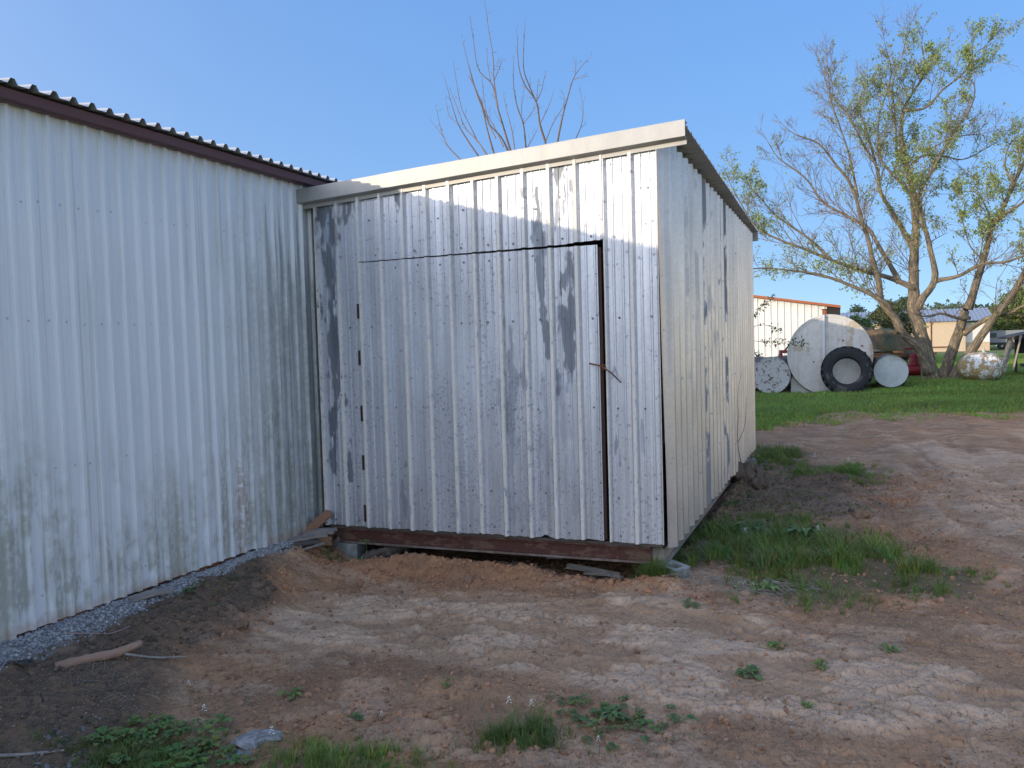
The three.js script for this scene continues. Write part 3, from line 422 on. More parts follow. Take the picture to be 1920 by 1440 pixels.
{
  const log = (() => { const g = tube([V(-0.22, 0, 0), V(-0.1, 0.01, 0.005), V(0.05, 0, 0), V(0.22, 0.01, 0)], 0.075, 0.06, 16, 26, 0.7, 9); const p = g.attributes.position; for (let i = 0; i < p.count; i++) { const x = p.getX(i), y = p.getY(i), z = p.getZ(i), a = Math.atan2(z, y), k = 1 - 0.35 * step(0.5, 0.75, n2(a * 7, x * 3, 12)); p.setXYZ(i, x, y * k * 0.8, z * k); } g.computeVertexNormals(); return g; })();
  const m = single('rotten_log', log, M.darkWood, 'split rotten log lying half under the shed near its left block', 'log'); m.position.set(0.55, 0.08, -0.06); m.rotation.set(0, 0.75, 0.25);
  const lay = (label, len, h, d, at, rot, mat = M.wood, name = 'board', cat = 'board') => { const b = single(name, timber(len, h, d, Math.round(len * 1000)), mat, label, cat); b.position.set(...at); b.rotation.set(...rot); return b; };
  lay('long weathered board on the soil under the shed, left of the hollow block', 0.42, 0.014, 0.05, [2.28, 0.032, -0.1], [0.5, -0.12, -0.03]);
  lay('thin grey batten in front of the long board under the shed', 0.3, 0.01, 0.022, [2.38, 0.022, -0.03], [0.2, -0.05, 0.0]);
  lay('short dark offcut deep in shadow under the shed', 0.12, 0.03, 0.05, [1.86, 0.03, -0.42], [0, 0.2, 0]);
  // planks wedged between barn and shed
  lay('reddish new board leaning at the top of the plank pile by the shed corner', 0.28, 0.022, 0.1, [-0.02, 0.318, 0.12], [0.55, 0.95, 0.2], M.fresh);
  lay('thick grey plank end pointing out of the pile below the leaning board', 0.24, 0.032, 0.09, [0.05, 0.262, 0.17], [0.1, 0.25, 0.04]);
  lay('grey plank second from top of the pile, turned to the wall', 0.3, 0.03, 0.1, [-0.01, 0.236, 0.27], [0.06, 0.8, 0.02]);
  lay('dark plank at the bottom of the pile beside the barn wall', 0.34, 0.026, 0.1, [0.0, 0.208, 0.4], [0.0, 1.1, -0.03], M.darkWood);
  lay('orange stained block of wood under the plank pile', 0.13, 0.07, 0.07, [0.08, 0.19, 0.18], [0.1, 0.5, 0], M.fresh);
  lay('dark board propped diagonally under the plank pile against the pale block', 0.22, 0.02, 0.06, [0.14, 0.13, 0.14], [0.7, 0.4, 0.75], M.darkWood);
  lay('dark broken plank on the gravel left of the pile', 0.2, 0.024, 0.07, [-0.03, 0.205, 0.62], [0, 1.3, 0.05], M.darkWood);
  lay('narrow pale lath sticking out of the plank pile onto the gravel', 0.26, 0.009, 0.03, [0.1, 0.185, 0.42], [0.2, 0.75, 0.1]);
  lay('flat grey board tucked under the bottom edge of the barn wall', 0.24, 0.02, 0.09, [0.0, 0.252, 1.95], [0.0, 1.15, 0.02], M.wood);
}

// ---------- loose things on the ground in front ----------
const on = (x, z, up = 0) => [x, height(x, z) + up, z];
{
  const log = tube([V(-0.22, 0.0, 0.0), V(-0.1, 0.004, 0.006), V(0.05, -0.004, 0.002), V(0.2, 0.012, -0.008)], 0.03, 0.02, 12, 26, 0.45, 21);
  const m = single('broken_post', log, std(0xffffff, 0.85, 0, { map: texture(256, 256, (u, v) => { const k = 0.7 + 0.5 * fbm(u * 14, v * 5, 4, 501); return [0.34 * k, 0.21 * k, 0.14 * k]; }, true) }), 'broken reddish wooden post lying on dark soil near the gravel', 'post'); m.position.set(...on(0.42, 2.71, 0.022)); m.rotation.set(0, 1.05, 0.02);
  const stick = (label, pts, r, mat = M.wood) => single('stick', tube(pts.map(([x, z, u]) => V(...on(x, z, u))), r, r * 0.6, 6, 16, 0.3, 3), mat, label, 'stick');
  stick('straight pale stick lying against the broken reddish post', [[0.5, 2.64, 0.03], [0.6, 2.53, 0.022], [0.7, 2.41, 0.016]], 0.0075);
  stick('curved pinkish stick lying on the gravel beside the barn', [[0.1, 2.64, 0.012], [0.17, 2.56, 0.014], [0.22, 2.47, 0.014], [0.25, 2.36, 0.012]], 0.005, std(rgb(0.32, 0.22, 0.19), 0.8));
  stick('long grey stick in the bottom left corner', [[0.68, 3.6, 0.01], [0.78, 3.5, 0.014], [0.9, 3.36, 0.012]], 0.009);
  stick('short dark twig on the gravel by the black scrap', [[0.1, 3.12, 0.01], [0.17, 3.06, 0.01], [0.22, 3.0, 0.01]], 0.004, M.darkWood);
  stick('thin dry twig under the shed, leaning up into shadow', [[1.62, -0.02, 0.012], [1.7, -0.12, 0.035], [1.8, -0.22, 0.07]], 0.003, std(rgb(0.36, 0.31, 0.24), 0.9));
  const rag = new THREE.PlaneGeometry(0.13, 0.06, 14, 7); rag.rotateX(-Math.PI / 2); { const p = rag.attributes.position; for (let i = 0; i < p.count; i++) p.setXYZ(i, p.getX(i), fbm(p.getX(i) * 26 + 5, p.getZ(i) * 26, 3, 511) * 0.03, p.getZ(i) * (0.6 + 0.7 * n2(p.getX(i) * 30, 2, 5))); } rag.computeVertexNormals();
  const k = single('plastic_scrap', rag, std(rgb(0.012, 0.013, 0.016), 0.35), 'crumpled black plastic scrap on the gravel left of the post', 'plastic scrap'); k.position.set(...on(0.2, 3.02, 0.0)); k.rotation.y = 0.4;
  const cm = std(0xffffff, 0.95, 0, { map: rustMap([0.31, 0.3, 0.28], [0.2, 0.19, 0.175], 0.45, 515, 14) });
  const stone = (label, x, z, sx, sy, sz, t, seed) => { const g = rock(seed, 5, 0.7, 1); { const p = g.attributes.position, uv = []; for (let i = 0; i < p.count; i++) { uv.push(p.getX(i) * 0.3, p.getZ(i) * 0.3); const k = 1 + 0.35 * (fbm(p.getX(i) * 5 + seed, p.getZ(i) * 5, 4, seed) - 0.5); p.setXYZ(i, p.getX(i) * k, Math.min(p.getY(i), 0.55) * k, p.getZ(i) * k); } g.setAttribute('uv', new THREE.Float32BufferAttribute(uv, 2)); g.computeVertexNormals(); } g.scale(sx, sy, sz); const s = single('concrete_chunk', g, cm, label, 'rubble'); s.position.set(...on(x, z, sy * 0.15)); s.rotation.y = t; return s; };
  stone('flat pale concrete chunk half buried near the bottom edge', 1.61, 2.97, 0.1, 0.035, 0.065, 0.5, 3); stone('small concrete lump touching the lower side of the flat chunk', 1.6, 3.07, 0.06, 0.022, 0.035, 0.9, 5);
  const soilMap = texture(256, 256, (u, v) => { const k = 0.55 + 0.9 * fbm(u * 16, v * 16, 5, 521); return [k, k, k]; }, true), soil = std(rgb(0.28, 0.17, 0.1), 1, 0, { map: soilMap, bumpMap: soilMap, bumpScale: 0.02 }), dark = std(rgb(0.13, 0.092, 0.06), 1, 0, { map: soilMap, bumpMap: soilMap, bumpScale: 0.05 });
  const clod = (label, x, z, r, seed, mat) => { const s = single('soil_clod', ((g) => { const p = g.attributes.position, uv = []; for (let i = 0; i < p.count; i++) uv.push(p.getX(i) * 0.4 + p.getY(i) * 0.3, p.getZ(i) * 0.4 + p.getY(i) * 0.3); g.setAttribute('uv', new THREE.Float32BufferAttribute(uv, 2)); return g; })(rock(seed, 5, 0.9, 0.72)).scale(r, r, r), mat, label, 'clod'); s.position.set(...on(x, z, r * 0.25)); return s; };
  clod('big dark clod of turned soil beside the right wall of the shed', 3.0, -4.05, 0.16, 7, dark); clod('smaller dark clod leaning on the big one beside the shed', 3.16, -3.85, 0.1, 8, dark);
  clod('rounded stone-like clod standing on brown soil near the bottom edge', 2.03, 2.62, 0.022, 9, soil); clod('reddish clod with a crack on the mound before the shed', 1.45, 0.36, 0.04, 10, std(rgb(0.3, 0.17, 0.1), 1)); clod('brown clod at the edge of the dark soil right of the shed', 4.2, -2.35, 0.07, 11, soil); clod('round clod beside the lower edge of the pale mud, left part', 0.62, 1.86, 0.035, 12, soil);
  // crumbs of soil, gravel, straw
  const R = rngOf(61), cl = [], grav = [], straw = [], c = new THREE.Color();
  const crumb = toCreasedNormals(rock(2, 1, 0.9, 0.75), 0.3), pebble = rock(4, 1, 0.4, 0.7);
  for (let i = 0; i < 60000; i++) {
    const x = lerp(0, 6, R()), z = lerp(-6.5, 3.7, Math.pow(R(), 0.7)), Z = zoneAt(x, z), keep = (1 - Z.crust * 0.86) * (0.2 + 0.9 * Z.red + 0.5 * Z.dark) * (1 - Z.gravel); if (R() > keep || Z.lawn > 0.3) continue;
    const s = 0.003 + 0.012 * Math.pow(R(), 4) + (R() < 0.015 + 0.04 * Z.red ? 0.022 * R() * R() : 0), w = 0.75 + 0.6 * R();
    if (Z.dark > 0.5) c.setRGB(0.13 * w, 0.095 * w, 0.066 * w); else c.setRGB(lerp(0.29, 0.37, Z.red) * w, 0.178 * w, lerp(0.11, 0.09, Z.red) * w);
    cl.push([matrix(...on(x, z, s * 0.3), R() * 6, R() * 6, 0, s), c.clone()]);
  }
  const grit = []; for (let i = 0; i < 52000; i++) { const x = lerp(0.3, 5.2, R()), z = lerp(0, 3.6, Math.pow(R(), 0.8)), Z = zoneAt(x, z); if (R() > 0.35 + 0.65 * (1 - Z.crust) || Z.gravel > 0.4) continue; const s = 0.0014 + 0.0032 * R() * R(), t = R(), w = 0.6 + 0.9 * R(); c.setRGB((t < 0.2 ? 0.36 : 0.27) * w, (t < 0.2 ? 0.29 : 0.165) * w, (t < 0.2 ? 0.22 : 0.095) * w); grit.push([matrix(...on(x, z, s * 0.3), R() * 6, R() * 6, 0, s), c.clone()]); }
  stuff('grit', toCreasedNormals(rock(6, 0, 0.8, 0.8), 0.2), std(0xffffff, 1), grit, 'fine grit and small crumbs strewn over the foreground dirt', 'grit');
  stuff('soil_crumbs', crumb, std(0xffffff, 1), cl, 'loose crumbs of reddish soil scattered over the dirt', 'soil');
  for (let i = 0; i < 16000; i++) {
    const z = lerp(0.3, 4.4, R()), x = -0.13 + Math.pow(R(), 1.25) * (0.26 + 0.5 * step(0.9, 2.9, z)); if (zoneAt(x, z).gravel < R() * 0.8) continue;
    const s = 0.005 + 0.007 * R() * R(), w = 0.5 + 0.9 * R(); c.setRGB(0.33 * w, 0.32 * w, 0.305 * w); grav.push([matrix(...on(x, z, s * 0.4), R() * 6, R() * 6, 0, s), c.clone()]);
  }
  stuff('gravel', pebble, std(0xffffff, 0.9), grav, 'grey crushed gravel strip along the foot of the barn wall', 'gravel');
  const fibre = tube([V(-0.5, 0, 0), V(0, 0.08, 0.02), V(0.5, 0, 0.03)], 0.012, 0.008, 3, 4);
  const strew = (cx, cz, rx, rz, n, len, col) => { for (let i = 0; i < n; i++) { const a = R() * 6.28, d = Math.sqrt(R()), x = cx + Math.cos(a) * d * rx, z = cz + Math.sin(a) * d * rz, l = len * (0.4 + R()), w = 0.6 + 0.6 * R(); c.setRGB(col[0] * w, col[1] * w, col[2] * w); straw.push([matrix(...on(x, z, 0.008 + 0.018 * R() * R()), (R() - 0.5) * 0.4, R() * 6.28, (R() - 0.5) * 0.5, l, l * 0.8, l * 0.8), c.clone()]); } };
  const dry = [0.42, 0.36, 0.27];
  strew(3.38, 0.02, 0.5, 0.2, 420, 0.14, dry); strew(3.1, -0.5, 0.3, 0.4, 130, 0.1, dry); strew(0.62, 2.85, 0.24, 0.16, 90, 0.1, [0.3, 0.26, 0.2]); strew(0.75, 3.3, 0.35, 0.5, 260, 0.07, [0.2, 0.18, 0.15]); strew(2.9, 2.55, 0.5, 0.35, 170, 0.08, [0.25, 0.2, 0.14]); strew(1.0, 0.8, 1.2, 1.0, 120, 0.06, dry); strew(3.4, -4, 0.6, 1.4, 200, 0.12, [0.3, 0.27, 0.18]); strew(4.4, 1.2, 1.1, 1.4, 420, 0.07, [0.24, 0.19, 0.13]); strew(2.0, 0.02, 0.7, 0.12, 110, 0.09, [0.26, 0.22, 0.17]);
  stuff('dry_straw', fibre, std(0xffffff, 0.95), straw, 'pale dry straw and grass stems scattered over the soil', 'straw');
  const chips = []; for (let i = 0; i < 90; i++) { const a = i < 50, x = a ? lerp(0.75, 1.1, R()) : 3.45 + (R() - 0.5) * 0.3, z = a ? lerp(3.1, 3.5, R()) : -0.08 + (R() - 0.5) * 0.16, s = 0.004 + 0.008 * R(), w = a ? 0.12 + 0.25 * R() * R() : 0.6; c.setRGB(w, w * 0.97, w * 0.9); chips.push([matrix(...on(x, z, 0.008), R(), R() * 6, R(), s * 1.6, s * 0.35, s), c.clone()]); }
  stuff('pale_chips', crumb, std(0xffffff, 0.85), chips, 'scattered pale chips and flakes lying on soil', 'chips');
}

// ---------- grass and weeds ----------
function blades(n, spread, hgt, lean, seed, width = 0.0035) {
  const R = rngOf(seed), pos = [], idx = [], col = [];
  for (let b = 0; b < n; b++) {
    const a = R() * 6.28, d = Math.sqrt(R()) * spread, ox = Math.cos(a) * d, oz = Math.sin(a) * d, h = hgt * (0.45 + 0.65 * R()), l = lean * h * (0.3 + R()), t = a + (R() - 0.5) * 1.6, lx = Math.cos(t) * l, lz = Math.sin(t) * l, wx = -Math.sin(t) * width, wz = Math.cos(t) * width, s = pos.length / 3, tone = 0.75 + 0.5 * R(), straw = R() < 0.09;
    for (let k = 0; k <= 3; k++) { const q = k / 3, w = 1 - q * 0.95, x = ox + lx * q * q, z = oz + lz * q * q, y = h * (q - 0.22 * q * q * lean); pos.push(x - wx * w, y, z - wz * w, x + wx * w, y, z + wz * w); for (let r = 0; r < 2; r++) col.push(...(straw ? [2.0 * tone, 1.25 * tone, 1.6 * tone] : [tone * (0.9 + 0.3 * hash(b, 3)), tone, tone * 0.9])); }
    for (let k = 0; k < 3; k++) { const o = s + k * 2; idx.push(o, o + 2, o + 1, o + 1, o + 2, o + 3); }
  }
  return buffers(pos, idx, null, col);
}
const leafy = (color, k = 0.35) => new THREE.MeshPhysicalMaterial({ color, roughness: 0.75, transmission: k, thickness: 0, side: THREE.DoubleSide, vertexColors: true });
const grassM = leafy(0xffffff, 0.3);
const GREEN = (R, v = 1) => rgb(lerp(0.08, 0.19, R()) * v, lerp(0.17, 0.27, R()) * v, lerp(0.02, 0.045, R()) * v);
{
  const tufts = [1, 2, 3].map((s) => blades(16, 0.035, 0.13, 0.75, s)), R = rngOf(77);
  const sown = (name, label, want, n, x0, x1, z0, z1, s0, s1, kind = 0, v = 1) => {
    const out = []; for (let i = 0; i < n; i++) { const x = lerp(x0, x1, R()), z = lerp(z0, z1, R()), w = want(x, z); if (R() > w) continue; const s = lerp(s0, s1, R() * R()) * (0.6 + 0.4 * w); out.push([matrix(...on(x, z, -0.006), (R() - 0.5) * 0.3, R() * 6.28, (R() - 0.5) * 0.3, s), GREEN(R, v * (0.75 + 0.5 * fbm(x * 2, z * 2, 2, 601)))]); }
    return stuff(name, tufts[kind], grassM, out, label, 'grass');
  };
  const patch = (poly, soft = 0.4) => (x, z) => step(-soft, soft, inside(poly, x + (fbm(x * 3, z * 3, 3, 611) - 0.5) * 0.5, z + (fbm(x * 3 + 7, z * 3, 3, 613) - 0.5) * 0.5)) * (0.06 + 0.95 * step(0.4, 0.6, fbm(x * 4.2, z * 4.2, 3, 615)));
  sown('grass_patch', 'thick green grass patch on the soil right of the shed corner', patch(GRASS_SIDE), 5200, 2.7, 5.1, -2.5, 0.4, 0.4, 1.8);
  sown('grass_patch', 'green tussocks at the far right foot of the shed', patch(GRASS_BACK, 0.25), 1500, 2.7, 3.6, -8, -5.9, 0.8, 1.9, 1);
  sown('grass_patch', 'bright grass clump with white flowers beyond the dark soil', patch(GRASS_SPOT, 0.3), 1700, 3.3, 4.8, -6.4, -4.7, 0.8, 1.7, 2, 1.15);
  sown('grass_patch', 'grass tuft growing up in front of the hollow concrete block', (x, z) => gauss(x, z, 2.78, 0.02, 0.09, 0.06, 0, 1.2), 420, 2.55, 3.0, -0.15, 0.2, 1.0, 2.0, 1, 0.9);
  sown('grass_patch', 'low grass at the foot of the pale block left of the shed', (x, z) => gauss(x, z, 0.18, 0.24, 0.2, 0.13, 0, 1), 500, -0.2, 0.7, 0.0, 0.6, 0.35, 0.8, 2, 0.8);
  sown('grass_patch', 'grass along the gravel edge below the barn wall', (x, z) => gauss(x, z, 0.16, 1.5, 0.13, 0.4, 0, 1), 380, -0.2, 0.6, 0.7, 2.3, 0.3, 0.8, 0, 0.7);
  sown('grass_patch', 'grass tuft on the crest of the red mound before the shed', (x, z) => gauss(x, z, 0.75, 0.07, 0.07, 0.05, 0, 1.1), 160, 0.5, 1.0, -0.1, 0.25, 0.5, 1.1, 1);
  sown('grass_patch', 'coarse grass clump with white flowers at the bottom middle', (x, z) => gauss(x, z, 2.73, 2.62, 0.17, 0.08, -0.35, 1.3), 520, 2.3, 3.2, 2.3, 2.9, 0.7, 1.4, 2, 0.85);
  sown('grass_patch', 'grass clump along the bottom edge left of the middle', (x, z) => gauss(x, z, 2.05, 3.02, 0.34, 0.13, -0.2, 1.2), 1300, 1.6, 2.6, 2.6, 3.4, 0.4, 0.9, 1);
  sown('grass_patch', 'green grass and clover clump at the bottom left', (x, z) => gauss(x, z, 1.22, 3.24, 0.3, 0.17, -0.2, 1.3), 2200, 0.6, 1.9, 2.7, 3.7, 0.35, 0.9, 0, 0.85);
  sown('grass_patch', 'thin grass scattered over the brown dirt at the lower right', (x, z) => 0.12 * step(0.52, 0.7, fbm(x * 1.8, z * 1.8, 3, 621)) + 0.5 * gauss(x, z, 2.95, 2.35, 0.3, 0.2, 0, 1) + 0.35 * gauss(x, z, 4.6, 0.1, 0.7, 0.35, -0.3, 1), 3200, 2.2, 6, -0.5, 2.9, 0.2, 0.55, 2, 0.9);
  sown('grass_patch', 'sparse grass on the dark soil beside the shed wall', (x, z) => (0.35 * step(0.5, 0.7, fbm(x * 2, z * 2, 3, 625)) + 0.5 * step(3.2, 2.9, x) * step(0.42, 0.6, fbm(x * 3, z * 3, 3, 627))) * step(-0.1, 0.2, inside(DARK_SIDE, x, z)), 1600, 2.8, 4.4, -6, -2.3, 0.4, 1.0, 0, 0.8);
  const low = blades(11, 0.16, 0.14, 0.7, 9, 0.008), lawn = [];
  for (let i = 0; i < 120000; i++) {
    const z = -10.5 - 46 * Math.pow(R(), 1.7), x = lerp(1.0, 12 + (-z - 10) * 0.35, R()), m = z - LAWN(x) + (fbm(x, z, 3, 21) - 0.5) * 3; if (m > 2.2 || R() > (step(0.5, -2.6, m) + 0.12 * step(2.2, 0.2, m)) * (0.4 + 0.8 * fbm(x * 0.7, z * 0.7, 3, 631))) continue;
    const s = lerp(0.5, 1.15, R()) * (z < -19 && z > -24 ? 1.2 : 1); lawn.push([matrix(x, lie(x, z) - 0.01, z, 0, R() * 6.28, 0, s), GREEN(R, 1.0 + 0.9 * fbm(x * 0.5, z * 0.9, 3, 633))]);
  }
  stuff('lawn_grass', low, grassM, lawn, 'green lawn grass stretching past the tanks and trees', 'grass');
}
{
  // broad-leaved weeds: a rosette of bent leaves on short stems
  const weed = (n, r, lift, seed, lw = 0.5) => {
    const R = rngOf(seed), pos = [], idx = [], col = [];
    for (let i = 0; i < n; i++) {
      const a = i * 2.4 + R(), l = r * (0.45 + 0.6 * R()), up = lift * (0.2 + 0.8 * R()), w = l * lw * 0.5, s = pos.length / 3, t = 0.7 + 0.6 * R(), dx = Math.cos(a), dz = Math.sin(a), st = R() * r * 0.5;
      for (let k = 0; k <= 4; k++) { const q = k / 4, ww = w * Math.sin(Math.PI * (0.12 + 0.86 * q)), d = st + l * q, y = up * (0.4 + 1.2 * q - 1.1 * q * q), x = dx * d, z = dz * d; for (const e of [-1, 0, 1]) { pos.push(x - dz * ww * e, y + Math.abs(e) * ww * 0.35, z + dx * ww * e); col.push(t, t, t); } }
      for (let k = 0; k < 4; k++) for (let e = 0; e < 2; e++) { const o = s + k * 3 + e; idx.push(o, o + 3, o + 1, o + 1, o + 3, o + 4); }
    }
    return buffers(pos, idx, null, col);
  };
  const stem = std(rgb(0.12, 0.16, 0.05), 0.8), wm = leafy(rgb(0.16, 0.25, 0.035), 0.3), wd = leafy(rgb(0.1, 0.17, 0.03), 0.3), petal = std(rgb(0.8, 0.8, 0.74), 0.8);
  const plant = (label, x, z, r, lift, seed, mat = wm, n = 14) => { const p = thing('weed', label, 'weed', on(x, z, -0.003)); part('leaves', weed(n, r, lift, seed), mat, p); part('stem', tube([V(0, -0.01, 0), V(0.002, lift * 0.35, 0), V(0.005, lift * 0.7, 0.002)], 0.003, 0.0015, 5, 4), stem, p); return p; };
  plant('small bright weed alone on brown dirt, left of the bottom middle', 1.46, 2.52, 0.055, 0.06, 1); plant('low weed at the upper edge of the pale mud below the hollow block', 3.11, 0.5, 0.06, 0.05, 2, wd); plant('bright weed on the right part of the pale mud', 3.68, 1.08, 0.055, 0.05, 3); plant('low weed cluster below the bright weed on the right mud', 3.58, 1.52, 0.075, 0.045, 4, wd, 22);
  plant('small upright weed with a shadow beside a clod on the right', 3.92, 1.34, 0.045, 0.07, 5); plant('tiny weed near the lower right dirt edge', 3.88, 1.85, 0.035, 0.04, 6); plant('pointed pale green seedling on the dirt ridge at the bottom', 2.22, 2.3, 0.035, 0.09, 7, wm, 8); plant('flat weed low on the brown dirt above the bottom left grass', 1.9, 2.63, 0.05, 0.04, 8, wd); plant('pale weed far right on the brown dirt', 4.27, 0.92, 0.05, 0.05, 9);
  plant('leafy weed at the lower rim of the straw beside the grass patch', 3.55, 0.06, 0.09, 0.07, 10, wm, 24); plant('clover weed at the bottom, right of the white-flowered clump', 3.03, 2.25, 0.08, 0.05, 11, wd, 26); plant('broad-leaved dock in the middle of the grass patch', 3.75, -1.5, 0.2, 0.2, 12, wd, 18); plant('second broad-leaved plant left of the dock in the grass patch', 3.3, -1.75, 0.17, 0.17, 13, wd, 16); plant('leafy weed at the foot of the barn wall near the flat board', 0.08, 1.72, 0.06, 0.05, 14, wd); plant('weed beside the tall sapling at the left block', 0.46, 0.2, 0.06, 0.07, 15, wm);
  // clover at the bottom left
  const R = rngOf(91), cl = [], sprig = weed(7, 0.035, 0.03, 33, 0.95); for (let i = 0; i < 80; i++) { const x = 1.28 + (R() + R() - 1) * 0.5, z = 3.16 + (R() + R() - 1) * 0.26; cl.push([matrix(...on(x, z, 0.012 + 0.02 * R()), 0, R() * 6, 0, 0.6 + 0.7 * R()), GREEN(R, 0.9)]); }
  for (let i = 0; i < 70; i++) { const x = 3.05 + (R() + R() - 1) * 0.4, z = 2.3 + (R() + R() - 1) * 0.3; cl.push([matrix(...on(x, z, 0.008), 0, R() * 6, 0, 0.4 + 0.5 * R()), GREEN(R, 0.8)]); }
  stuff('clover', sprig, leafy(0xffffff, 0.3), cl, 'low clover leaves growing among the grass at the bottom', 'clover');
  // flowering stems
  const bloom = (() => { const g = []; for (let i = 0; i < 11; i++) { const p = rock(i, 0, 0.3, 0.6).toNonIndexed(), f = i / 11; p.scale(0.0042, 0.0042, 0.0042); p.translate(Math.cos(i * 2.4) * 0.012 * (0.3 + f), 0.012 - f * 0.045, Math.sin(i * 2.4) * 0.012 * (0.3 + f)); g.push(p); } return mergeGeometries(g); })();
  const flower = (label, x, z, h, k = 1) => { const p = thing('white_flower', label, 'flower', on(x, z)); part('stem', tube([V(0, -0.01, 0), V(0.008, h * 0.5, 0.003), V(0.004, h, 0.008)], 0.0016, 0.001, 4, 5), stem, p); const b = part('blossom', bloom, petal, p); b.position.set(0.004, h, 0.008); b.scale.setScalar(k * 0.75); };
  flower('white flower stem at the left of the coarse bottom clump', 2.64, 2.52, 0.15, 1.1); flower('white flower stem just right in the coarse bottom clump', 2.74, 2.5, 0.13, 1.0); flower('tall white flower above the bottom left clover', 1.33, 2.98, 0.13, 1.0); flower('white flower on bare soil left of the clover', 1.06, 2.78, 0.13, 0.7); flower('white flower stem at the bottom edge beside the concrete chunk', 1.78, 3.08, 0.13, 1.1); flower('white flower in the middle of the right grass patch', 3.85, -1.05, 0.2, 1.2); flower('white flower at the left of the right grass patch', 3.3, -1.0, 0.19, 1.1); flower('white flower between brown soil and the bottom middle grass', 2.1, 2.72, 0.1, 0.7); flower('white flower right of the grass clump at the bottom', 3.08, 2.62, 0.08, 0.8);
  flower('white flowers in the bright clump beyond dark soil, left one', 3.7, -5.4, 0.24, 1.6); flower('white flowers in the bright clump beyond dark soil, right one', 4.1, -5.3, 0.22, 1.6);
  // sapling before the beam, and the thin shoot by the shed side
  const sap = thing('sapling', 'thin green sapling in front of the left end of the rusty beam', 'sapling', on(0.43, 0.1)); part('stem', tube([V(0, -0.02, 0), V(0.004, 0.09, 0), V(-0.004, 0.19, 0.003)], 0.0035, 0.002, 5, 6), stem, sap);
  const lv = part('leaves', weed(12, 0.06, 0.07, 41, 0.3), wd, sap); lv.position.set(-0.004, 0.16, 0.003);
  const shoot = thing('bare_shoot', 'bare forked shoot standing against the right wall of the shed', 'shoot', on(3.0, -3.75)); const bk = std(rgb(0.15, 0.11, 0.08), 0.9);
  part('stem', tube([V(0.05, -0.02, 0), V(-0.02, 0.25, 0.02), V(-0.06, 0.5, 0.02), V(-0.05, 0.8, 0)], 0.008, 0.003, 5, 8), bk, shoot); part('twig', tube([V(-0.06, 0.5, 0.02), V(0.0, 0.66, -0.12), V(0.02, 0.95, -0.2)], 0.004, 0.002, 4, 6), bk, shoot); part('twig', tube([V(-0.05, 0.8, 0), V(-0.04, 1.05, 0.1), V(-0.02, 1.3, -0.1)], 0.003, 0.0015, 4, 6), bk, shoot);
}

